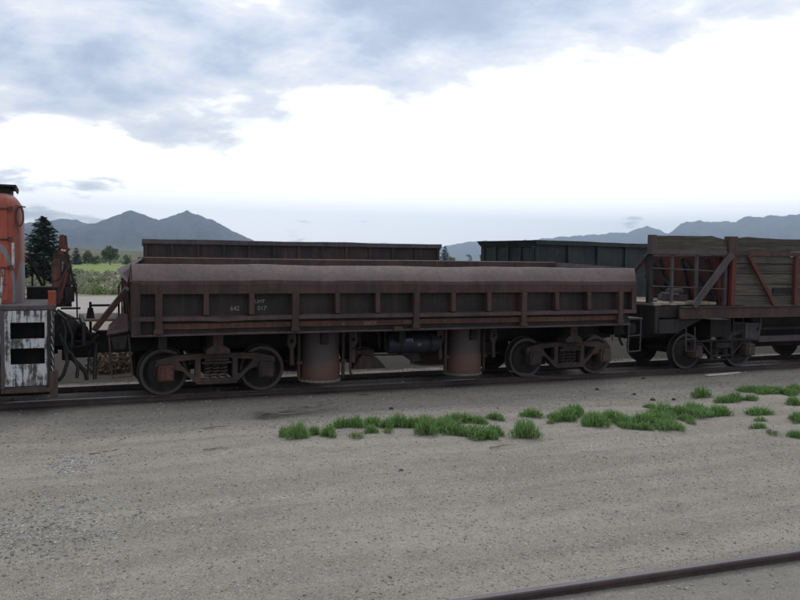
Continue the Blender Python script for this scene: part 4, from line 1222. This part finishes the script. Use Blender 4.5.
gondola('gondola_car', 'dark rust brown gondola car with ribbed side beyond the left half of the dump car', (A.x, A.y, 0), math.atan2(B.y - A.y, B.x - A.x), (B - A).length, 2.95, 3.17, 13, M['gon'], M['gon'], M['chord'])
a3 = rad(15)
gondola('gondola_car', 'green black gondola car with flanged end standing behind the plank hopper', (15.99, 25.62, 0), a3, 12.2, 2.95, 3.30, 8, M['gong'], M['gong'], M['gong'], True)
for lab, ax, ay, ang, Ln in (('rusty track under the dark brown gondola beyond the dump car', 2.85, 30.9, math.atan2(-1.5, 11.13), 13), ('rusty track under the green black gondola', 15.99, 25.62, a3, 13.5)):
    dv = Vector((math.cos(ang), math.sin(ang))); nv = Vector((-dv.y, dv.x))
    p = Vector((ax, ay)) + nv * 1.475
    track('railway_track', lab, (p.x - dv.x * .6, p.y - dv.y * .6, 0), (p.x + dv.x * Ln, p.y + dv.y * Ln, 0), 20)
ORG = Vector((0, 0, 0))

# ------------------------------------------------------------------ weeds
def weed_mesh(seed, mat, nst=420):
    r_ = random.Random(seed)
    v, f = [], []
    for _ in range(nst):
        a = r_.uniform(0, 6.283); q = math.sqrt(r_.random())
        lump = .8 + .35 * math.sin(a * 3 + seed) * q + r_.uniform(-.12, .3) * q
        bx_, by_ = q * .72 * lump * math.cos(a), q * .55 * lump * math.sin(a)
        hh = (1.0 - .62 * q ** 2.2) * r_.uniform(.42, 1.08)
        lean = .16 + .34 * q
        d_ = Vector((math.cos(a) * lean * r_.uniform(.2, 1.4) + r_.uniform(-.12, .12), math.sin(a) * lean * r_.uniform(.2, 1.4) + r_.uniform(-.12, .12), 1)).normalized()
        th = r_.uniform(0, 6.283)
        wv = Vector((math.cos(th), math.sin(th), 0))
        b0 = Vector((bx_, by_, r_.uniform(0, .35) * hh))
        ln = hh - b0.z
        w_ = r_.uniform(.012, .036)
        p1 = b0 + d_ * ln * .55; p2 = b0 + d_ * ln + Vector((r_.uniform(-.05, .05), r_.uniform(-.05, .05), 0))
        o = len(v)
        v += [b0 - wv * w_ * .5, b0 + wv * w_ * .5, p1 + wv * w_, p1 - wv * w_, p2]
        f += [(o, o + 1, o + 2, o + 3), (o + 3, o + 2, o + 4)]
        for k in range(2):
            t_ = r_.uniform(.3, .9)
            c_ = b0 + d_ * ln * t_
            dd = Vector((r_.uniform(-1, 1), r_.uniform(-1, 1), r_.uniform(.1, 1.1))).normalized() * r_.uniform(.08, .16)
            n_ = dd.cross(Vector((0, 0, 1))).normalized() * .022
            o = len(v)
            v += [c_ - n_ * .6, c_ + dd * .5 + n_, c_ + dd, c_ + dd * .5 - n_]
            f += [(o, o + 1, o + 2, o + 3)]
    mb_ = MB(); mb_.v = [tuple(p) for p in v]; mb_.f = f
    return mb_.mesh('weed_clump', mat, fix=False)
WM = [weed_mesh(s_, M['weed']) for s_ in range(5)]
WPM = [weed_mesh(11, M['weedpale'], 150), weed_mesh(12, M['weedpale'], 150)]
# x, y, width m, height m, set
LW = [(2.98, 10.71, .26, .26), (3.28, 10.93, .2, .18), (3.44, 10.74, .27, .21), (3.82, 11.32, .3, .22), (4.08, 10.79, .2, .15), (4.25, 11.2, .28, .24), (4.61, 11.04, .3, .27), (4.80, 10.99, .28, .22), (4.97, 10.93, .32, .24),
      (4.85, 10.58, .36, .26), (5.66, 11.14, .42, .21), (5.23, 10.45, .38, .25), (5.42, 10.1, .40, .23), (5.55, 10.05, .30, .2), (5.1, 10.75, .3, .22), (4.02, 11.25, .22, .2), (2.86, 10.95, .16, .2), (5.9, 10.95, .2, .16), (5.72, 10.2, .26, .17), (4.42, 11.0, .25, .2), (5.3, 10.98, .3, .2)]
LWP = [(3.78, 10.55, .2, .14), (4.3, 10.7, .16, .1)]
RW = [(7.23, 10.84, .30, .2), (7.41, 10.86, .36, .27), (7.61, 10.97, .34, .3), (7.48, 10.25, .36, .25), (8.02, 10.56, .34, .22), (8.02, 10.23, .36, .2), (8.36, 10.19, .36, .24), (8.36, 9.71, .32, .22), (8.6, 9.85, .26, .18), (9.1, 10.63, .36, .23), (9.37, 10.53, .34, .2), (9.85, 10.74, .42, .28),
      (9.61, 10.36, .36, .2), (10.16, 10.54, .40, .22), (8.7, 10.3, .35, .2), (8.9, 10.45, .35, .22), (9.75, 10.5, .3, .24), (10.35, 10.6, .26, .18), (7.75, 10.6, .3, .2), (8.1, 9.83, .3, .18), (7.9, 9.98, .25, .16), (9.2, 10.2, .25, .14), (8.45, 10.0, .3, .18)]
RWP = [(9.79, 9.05, .2, .12), (7.0, 10.7, .14, .1), (9.06, 9.94, .16, .12), (8.55, 9.6, .16, .12)]
FW = [(10.93, 11.75, .30, .24), (11.0, 11.28, .26, .16), (11.29, 11.29, .34, .22), (12.16, 11.82, .30, .18), (11.57, 11.19, .28, .14), (12.25, 11.54, .30, .2), (12.55, 11.56, .32, .2), (12.7, 11.39, .34, .2), (10.77, 10.23, .34, .22), (11.97, 10.62, .30, .2), (12.3, 11.7, .3, .16), (12.42, 11.65, .28, .18), (13.1, 11.6, .3, .2)]
SOLO = [((6.3, 11.16, .24, .17), 'small lone weed clump in the gap between the two long weed patches, nearer the train'),
        ((6.09, 9.93, .42, .31), 'tall upright weed clump standing alone between the two long weed patches'),
        ((6.95, 11.18, .30, .17), 'flat weed clump behind the tall lone clump, towards the train'),
        ((9.33, 11.22, .2, .1), 'tiny weed tuft behind the middle of the right weed patch'),
        ((9.8, 8.65, .2, .16), 'tiny lone weed tuft in bare gravel nearest the siding rail'),
        ((9.79, 9.3, .2, .15), 'small lone weed tuft between the right patch and the siding rail'),
        ((10.87, 9.56, .3, .2), 'round weed clump at the right frame edge, lowest of the scattered clumps'),
        ((10.31, 9.76, .26, .14), 'pale low weed clump just below a darker round clump at right')]
wi = 0
def put_weed(x, y, wd, h, label, group=None, pale=False):
    global wi
    me = (WPM if pale else WM)[wi % (2 if pale else 5)]; wi += 1
    o = bpy.data.objects.new('weed_clump', me)
    COL.objects.link(o)
    o.location = (x, y, gh(x, y) - .01)
    o.scale = (wd * random.uniform(.72, .92), wd * random.uniform(.65, .85), h * random.uniform(.80, 1.15))
    o.rotation_euler = (0, 0, random.uniform(0, 6.28))
    tag(o, label, 'weed', group)
ORDN = 'first second third fourth fifth sixth seventh eighth ninth tenth eleventh twelfth thirteenth fourteenth fifteenth sixteenth seventeenth eighteenth nineteenth twentieth twenty-first twenty-second twenty-third twenty-fourth'.split()
def patch(lst, noun, where, group, pale=False):
    for k, q in enumerate(sorted(lst, key=lambda q: q[0] / q[1])):
        wd, h = q[2], q[3]
        adj = 'tall' if h / wd > .82 else 'broad' if wd >= .34 else 'low' if h <= .16 else 'small' if wd <= .26 else 'bushy'
        put_weed(*q, f'{adj} {noun}, {ORDN[k]} from the left {where}', group, pale)
patch(LW, 'green weed clump', 'in the left patch', 'weed clumps in the left patch')
patch(LWP, 'thin pale weed tuft', 'edging the left patch', 'pale tufts by the left patch', True)
patch(RW, 'green weed clump', 'in the right patch', 'weed clumps in the right patch')
patch(RWP, 'thin pale weed tuft', 'edging the right patch', 'pale tufts by the right patch', True)
patch(FW, 'green weed clump', 'before the plank hopper', 'weed clumps before the hopper')
for q, l in SOLO: put_weed(*q, l, None, 'pale' in l)

# ------------------------------------------------------------------ gravel
def stones(n, xr, yr, smin, smax, seed, patch=None):
    r_ = np.random.default_rng(seed)
    if patch is None:
        x = r_.uniform(*xr, n); y = yr[0] + (yr[1] - yr[0]) * r_.random(n) ** 1.0
    else:
        x = patch[0] + r_.normal(0, patch[2], n); y = patch[1] + r_.normal(0, patch[3], n)
    s_ = smin + (smax - smin) * r_.random(n) ** 3.2
    base = np.array([[1, 0, 0], [0, 1, 0], [-1, 0, 0], [0, -1, 0], [0, 0, .75], [0, 0, -.75], [.62, .62, .35], [-.6, .55, .4]], float)
    tri = np.array([[0, 6, 4], [6, 1, 4], [1, 7, 4], [7, 2, 4], [2, 3, 4], [3, 0, 4], [6, 0, 1], [7, 1, 2], [1, 0, 5], [2, 1, 5], [3, 2, 5], [0, 3, 5]])
    V = base[None] * r_.uniform(.65, 1.25, (n, 8, 3))
    a = r_.uniform(0, 6.283, n); ca, sa = np.cos(a), np.sin(a)
    t_ = r_.uniform(-.5, .5, n); ct, st = np.cos(t_), np.sin(t_)
    X, Y, Z = V[..., 0], V[..., 1], V[..., 2]
    Y, Z = Y * ct[:, None] - Z * st[:, None], Y * st[:, None] + Z * ct[:, None]
    X, Y = X * ca[:, None] - Y * sa[:, None], X * sa[:, None] + Y * ca[:, None]
    zg = np.array([gh(p, q) for p, q in zip(x, y)])
    P = np.stack([X * s_[:, None] + x[:, None], Y * s_[:, None] + y[:, None], Z * s_[:, None] * .7 + (zg + s_ * .08)[:, None]], -1)
    Fc = tri[None] + (np.arange(n) * 8)[:, None, None]
    return P.reshape(-1, 3), Fc.reshape(-1, 3)
def stone_obj(name, parts, mat):
    P = np.concatenate([p for p, _ in parts]); off = 0; Fs = []
    for p, f in parts: Fs.append(f + off); off += len(p)
    Fc = np.concatenate(Fs)
    me = bpy.data.meshes.new(name)
    me.vertices.add(len(P)); me.vertices.foreach_set('co', P.astype(np.float32).ravel())
    me.loops.add(len(Fc) * 3); me.loops.foreach_set('vertex_index', Fc.astype(np.int32).ravel())
    me.polygons.add(len(Fc)); me.polygons.foreach_set('loop_start', np.arange(0, len(Fc) * 3, 3, dtype=np.int32))
    me.update(calc_edges=True)
    me.materials.append(mat)
    o = bpy.data.objects.new(name, me); COL.objects.link(o)
    return tag(o, kind='stuff')
def stone_mat(name, stops):
    mt, t, b, P, geo = new_mat(name)
    c = t.ramp(geo.outputs['Random Per Island'], stops)
    c = t.mix(t.math('MULTIPLY', t.noise(P, 70, 4, .6), .4), c, (.16, .145, .13))
    t.link(c, b.inputs['Base Color']); b.inputs['Roughness'].default_value = .9; b.inputs['Specular IOR Level'].default_value = .2
    return mt
SM = stone_mat('gravel_stones', [(0, (.155, .138, .118)), (.30, (.23, .208, .178)), (.72, (.30, .275, .238)), (.88, (.41, .385, .345)), (1, (.52, .50, .475))])
stone_obj('gravel', [stones(30000, (-5, 17), (4.9, 14.1), .0035, .017, 1), stones(16000, (-3, 9), (5.0, 9), .003, .012, 2), stones(12000, (-6, 19), (11.6, 14.3), .006, .026, 3), stones(5000, (-6, 19), (14.6, 17.6), .008, .035, 6),
                     stones(1100, None, None, .006, .02, 7, (-.1, 8.1, .42, .62)), stones(1800, (2, 14), (3.2, 4.8), .006, .026, 8)], SM)
PM = stone_mat('pale_gravel_stones', [(0, (.16, .155, .15)), (.35, (.34, .335, .32)), (.8, (.52, .51, .49)), (1, (.66, .65, .63))])
stone_obj('pale_gravel', [stones(520, None, None, .007, .024, 4, (.13, 10.55, .13, .34)), stones(260, None, None, .006, .02, 5, (.6, 10.6, .3, .2)), stones(1100, None, None, .006, .020, 9, (-.05, 8.2, .40, .55)), stones(900, (-4, 13), (5, 11), .005, .014, 10)], PM)
# dark clinker lumps near the rail
for x, y, s_, lab in ((11.45, 14.0, .04, 'dark rock beside the rail by the right car ladder'), (9.75, 13.3, .045, 'dark rock near the rail before the right truck'), (10.1, 12.6, .035, 'dark rock on the gravel shoulder before the right truck'),
                      (10.0, 11.95, .05, 'larger of two dark rocks by the right weed patch'), (10.3, 11.75, .04, 'smaller of two dark rocks by the right weed patch'), (5.1, 12.55, .04, 'dark rock behind the left weed patch'), (3.75, 8.9, .028, 'small dark rock alone on the bare dirt below the left patch')):
    bm = bmesh.new()
    bmesh.ops.create_icosphere(bm, subdivisions=2, radius=s_)
    for v in bm.verts:
        v.co *= 1 + .45 * noise.noise(v.co * 14 + Vector((x, y, 0))); v.co.z *= .65
    me = bpy.data.meshes.new('rock'); bm.to_mesh(me); bm.free(); me.materials.append(M['rock'])
    o = bpy.data.objects.new('rock', me); COL.objects.link(o); o.location = (x, y, gh(x, y) + s_ * .25)
    tag(o, lab, 'rock')
# dead branches
bq = thing('dead_branch', 'grey bundle of dead branches lying on the gravel left of the weeds', 'branch', (3.5, 12.75, 0))
r_ = random.Random(5)
stem = MB(); tw = MB()
def limb(p, ang, ln, r0, m_):
    pts = []; q = Vector(p)
    for k in range(7):
        pts.append(tuple(q)); ang += r_.uniform(-.22, .22)
        q = q + Vector((math.cos(ang) * ln / 6, math.sin(ang) * ln / 6, r_.uniform(-.012, .014)))
        q.z = max(q.z, .015)
    m_.tube(pts, [r0 * (1 - k / 8) for k in range(7)], 5)
    return pts
main = limb((2.95, 12.62, .06), .10, 1.5, .022, stem)
limb((3.0, 12.72, .04), .22, 1.3, .018, stem); limb((3.1, 12.6, .05), .02, 1.1, .016, stem)
for _ in range(34):
    p = Vector(main[r_.randrange(0, 6)]) + Vector((r_.uniform(-.1, .1), r_.uniform(-.12, .12), r_.uniform(0, .05)))
    limb(p, r_.uniform(-.7, .9) + (math.pi if r_.random() < .25 else 0), r_.uniform(.2, .55), .007, tw)
for _ in range(14):
    limb((2.98 + r_.uniform(-.12, .15), 12.62 + r_.uniform(-.1, .1), r_.uniform(.02, .1)), r_.uniform(0, 6.28), r_.uniform(.15, .3), .009, tw)
stem.build('branch', M['twig'], bq); tw.build('twig', M['twig'], bq)['kind'] = 'stuff'
ORG = Vector((0, 0, 0))
for (x, y, ang, ln, lab) in ((.35, 10.9, .1, .5, 'thin dead twig lying by the pale stone patch'), (1.9, 12.0, .2, .45, 'thin dead twig lying left of the branch bundle'), (5.3, 9.55, .05, .4, 'thin pale twig below the left weed patch'), (1.7, 10.5, .0, .35, 'short dead twig on bare dirt left of the weeds')):
    t_ = thing('twig', lab, 'twig', (x, y, gh(x, y)))
    mm = MB(); ORG = Vector((0, 0, 0)); limb((0, 0, .02), ang, ln, .009, mm); limb((.1, 0, .02), ang + .4, ln * .5, .006, mm)
    mm.build('stick', M['twig'], t_)
ORG = Vector((0, 0, 0))
o = MB().box(-.62, .62, -.05, .05, 0, .025).build('board', M['paleboard'], bev=.004)
o.location = (13.72, 14.08, .03); o.rotation_euler = (0, .02, .22)
tag(o, 'pale weathered board lying beside the rail under the plank hopper', 'board')
# dry brush heap seen between the locomotive and the dump car
def leaf_cloud(n, fn, size, seed, mat, name, up=.3):
    r_ = np.random.default_rng(seed)
    v, f = [], []
    for k in range(n):
        c = fn(r_)
        a = Vector(r_.normal(0, 1, 3)).normalized(); b = a.cross(Vector(r_.normal(0, 1, 3)) + Vector((0, 0, up))).normalized()
        s_ = size * r_.uniform(.6, 1.4)
        o = len(v); c = Vector(c)
        v += [c - a * s_, c - b * s_ * .55, c + a * s_, c + b * s_ * .55]
        f.append((o, o + 1, o + 2, o + 3))
    mb_ = MB(); mb_.v = [tuple(p) for p in v]; mb_.f = f
    return mb_
hp = thing('brush_heap', 'round dry brown brush heap behind the coupling left of the dump car', 'brush heap', (1.15, 19.0, 0))
def hf(r_):
    d_ = r_.normal(0, 1, 3); d_ /= np.linalg.norm(d_); d_[2] = abs(d_[2])
    q = r_.random() ** .4
    return (1.15 + .62 * d_[0] * q, 19 + .5 * d_[1] * q, .62 * d_[2] * q)
leaf_cloud(1400, hf, .045, 3, None, '').build('dry_stems', plain('dry_brush', (.16, .125, .085), .9, .1), hp, fix=False)
ORG = Vector((0, 0, 0))

# ------------------------------------------------------------------ sagebrush belt
def sage_field(name, nb, mat, seed, hmin, hmax, per):
    r_ = np.random.default_rng(seed)
    v, f = [], []
    for _ in range(nb):
        y = 58.5 + (150 - 58.5) * r_.random() ** 1.4
        x = r_.uniform(-.14 * y - 4, .62 * y + 6)
        h = r_.uniform(hmin, hmax); w_ = h * r_.uniform(.8, 1.4)
        m_ = int(per * (1.0 if y < 90 else .6))
        D3 = r_.normal(0, 1, (m_, 3)); D3 /= np.linalg.norm(D3, axis=1)[:, None]; D3[:, 2] = np.abs(D3[:, 2])
        q = r_.random(m_) ** .45
        C = np.stack([x + w_ * D3[:, 0] * q, y + w_ * D3[:, 1] * q, h * D3[:, 2] * q], 1)
        A_ = r_.normal(0, 1, (m_, 3)); A_ /= np.linalg.norm(A_, axis=1)[:, None]
        B_ = np.cross(A_, r_.normal(0, 1, (m_, 3))); B_ /= np.linalg.norm(B_, axis=1)[:, None]
        sz = r_.uniform(.06, .13, m_)[:, None] * (h / .6) ** .5 * (1 + (y - 58) / 120)
        o = len(v)
        Q = np.stack([C - A_ * sz, C - B_ * sz * .6, C + A_ * sz, C + B_ * sz * .6], 1).reshape(-1, 3)
        v += Q.tolist()
        f += [(o + 4 * k, o + 4 * k + 1, o + 4 * k + 2, o + 4 * k + 3) for k in range(m_)]
    mb_ = MB(); mb_.v = v; mb_.f = f
    return tag(mb_.build(name, mat, fix=False), kind='stuff')
sage_field('sagebrush', 620, M['sage'], 21, .40, .90, 110)
sage_field('green_shrubbery', 170, M['sagegreen'], 22, .4, .9, 110)

# ------------------------------------------------------------------ trees
def conifer(label, x, y, H, Rb, seed, n_wh=22, size=.16, mat=None, group=None, dens=1.0, pw=.78):
    root = thing('conifer_tree', label, 'tree', (x, y, 0), 0, group)
    global ORG
    ORG = Vector((0, 0, 0))
    r_ = random.Random(seed)
    MB().tube([(0, 0, -.1), (.03, 0, H * .5), (0, 0, H * .97)], [.028 * H, .016 * H, .004 * H], 8).build('trunk', M['bark'], root)
    v, f = [], []
    br = MB()
    for i in range(n_wh):
        t_ = i / (n_wh - 1)
        z = H * (.06 + .90 * t_)
        Rr = Rb * (1 - t_) ** pw + .03 * H * .4
        nb = max(4, int((11 - 5 * t_) * dens))
        for k in range(nb):
            a = 6.283 * k / nb + r_.uniform(-.35, .35) + i * .7
            ln = Rr * r_.uniform(.62, 1.12)
            rise = .25 - .45 * (1 - t_) * r_.uniform(.4, 1)
            p0 = Vector((0, 0, z + r_.uniform(-.02, .02) * H))
            dv = Vector((math.cos(a), math.sin(a), rise))
            br.tube([p0, p0 + dv * ln * .5, p0 + dv * ln + Vector((0, 0, .10 * ln))], [.006 * H * .5, .004 * H * .5, .002 * H * .5], 4)
            ns = max(5, int(ln / Rb * 26))
            for s2 in range(ns):
                u = r_.uniform(.12, 1.03)
                sd = Vector((-math.sin(a), math.cos(a), 0)) * r_.uniform(-1, 1) * .30 * ln * (1.1 - u)
                c = p0 + dv * ln * u + sd + Vector((0, 0, .10 * ln * u * u - r_.uniform(0, .05) * H * .3))
                dd = (dv * .7 + Vector((-math.sin(a), math.cos(a), 0)) * r_.uniform(-.9, .9) + Vector((0, 0, r_.uniform(-.5, .25)))).normalized()
                nn = dd.cross(Vector((r_.uniform(-.4, .4), r_.uniform(-.4, .4), 1))).normalized()
                sz = size * r_.uniform(.7, 1.4)
                o = len(v)
                v += [c - dd * sz * .3, c + dd * sz * .3 + nn * sz * .34, c + dd * sz, c + dd * sz * .3 - nn * sz * .34]
                f.append((o, o + 1, o + 2, o + 3))
    br.build('branch', M['bark'], root, fix=False)
    mb_ = MB(); mb_.v = [tuple(p) for p in v]; mb_.f = f
    mb_.build('crown', mat or M['spruce'], root, fix=False)
    return root
conifer('tall dark green spruce standing behind the locomotive railing', -1.15, 85, 6.4, 2.7, 4, 30, .34, dens=1.9, pw=.64)

def broadleaf(label, x, y, H, Wd, seed, mat, group=None, n=1500, name='broadleaf_tree', trunk=.25):
    root = thing(name, label, 'tree', (x, y, 0), 0, group)
    global ORG
    ORG = Vector((0, 0, 0))
    r_ = np.random.default_rng(seed)
    tr_ = MB().tube([(0, 0, -.1), (.05, 0, H * .35), (0, .05, H * .6)], [.03 * H, .022 * H, .01 * H], 7)
    for k in range(5):
        a = 6.283 * k / 5 + r_.uniform(-.3, .3)
        tr_.tube([(0, 0, H * .3), (math.cos(a) * Wd * .2, math.sin(a) * Wd * .2, H * .5), (math.cos(a) * Wd * .36, math.sin(a) * Wd * .36, H * .66)], [.014 * H, .01 * H, .004 * H], 5)
    tr_.build('trunk', M['bark'], root, fix=False)
    cl_ = []
    for k in range(13):
        a = r_.uniform(0, 6.283); q = r_.random() ** .5 * .36 * Wd; z = r_.uniform(trunk + .12, .88) * H
        q *= 1.15 - .7 * max(0, z / H - .5)
        cl_.append((q * math.cos(a), q * math.sin(a), z, r_.uniform(.13, .24) * Wd))
    cl_.append((0, 0, .8 * H, .22 * Wd)); cl_.append((0, 0, .55 * H, .32 * Wd))
    def fn(rr):
        c = cl_[rr.integers(len(cl_))]; d_ = rr.normal(0, 1, 3); d_ /= np.linalg.norm(d_); q = c[3] * rr.random() ** .35
        return (c[0] + d_[0] * q, c[1] + d_[1] * q, max(.1, c[2] + d_[2] * q * .85))
    leaf_cloud(n, fn, .05 * Wd, seed + 1, None, '').build('crown', mat, root, fix=False)
    return root
broadleaf('round bright green broadleaf tree alone at the field edge', 18.0, 320, 6.9, 6.4, 31, M['decid'], n=1700)
conifer('small dark conifer beside the rusty end plate at the field edge', 6.4, 320, 6.2, 2.5, 8, 14, .55)
broadleaf('pale green shrubby tree between the small conifer and the round tree', 10.4, 322, 5.2, 5.2, 33, M['decid2'], trunk=.02)
broadleaf('low dark bush left of the round broadleaf tree', 13.3, 321, 3.2, 3.6, 34, M['decid'], n=700, trunk=.02)
broadleaf('low dark bush right of the round broadleaf tree', 23.8, 324, 3.9, 4.6, 35, M['decid'], n=700, trunk=.02)
conifer('pointed conifer in the gap beside the brown gondola', 144.6, 300, 8.9, 3.6, 9, 16, .6, M['spruce'])
broadleaf('pale bush at the foot of the pointed conifer', 146.0, 296, 4.6, 5.6, 36, M['decid2'], n=700, trunk=.02)
broadleaf('twin topped small tree in the middle of the gap between the gondolas', 155.9, 300, 6.0, 3.6, 37, M['decid'], n=700, trunk=.05)
broadleaf('small tree beside the flanged end of the green gondola', 162.2, 300, 6.4, 4.6, 38, M['decid'], n=800, trunk=.05)
ORG = Vector((0, 0, 0))
# far hedge lines and bushes that read as one mass
def far_bushes(name, nb, yr, hr, seed, mat, xk=(-.15, .9)):
    r_ = np.random.default_rng(seed)
    v, f = [], []
    for _ in range(nb):
        y = r_.uniform(*yr); x = r_.uniform(xk[0] * y, xk[1] * y)
        h = r_.uniform(*hr); w_ = h * r_.uniform(.8, 1.8)
        m_ = 36
        D3 = r_.normal(0, 1, (m_, 3)); D3 /= np.linalg.norm(D3, axis=1)[:, None]; D3[:, 2] = np.abs(D3[:, 2]); q = r_.random(m_) ** .4
        C = np.stack([x + w_ * D3[:, 0] * q, y + w_ * D3[:, 1] * q, h * D3[:, 2] * q], 1)
        A_ = r_.normal(0, 1, (m_, 3)); A_ /= np.linalg.norm(A_, axis=1)[:, None]
        B_ = np.cross(A_, r_.normal(0, 1, (m_, 3))); B_ /= np.linalg.norm(B_, axis=1)[:, None]
        sz = .2 * h
        o = len(v)
        v += np.stack([C - A_ * sz, C - B_ * sz * .6, C + A_ * sz, C + B_ * sz * .6], 1).reshape(-1, 3).tolist()
        f += [(o + 4 * k, o + 4 * k + 1, o + 4 * k + 2, o + 4 * k + 3) for k in range(m_)]
    mb_ = MB(); mb_.v = v; mb_.f = f
    return tag(mb_.build(name, mat, fix=False), kind='stuff')
far_bushes('distant_woods', 260, (380, 620), (1.2, 3.6), 41, M['decid'])
far_bushes('distant_shrubbery', 200, (330, 460), (.8, 2.0), 42, M['decid2'])
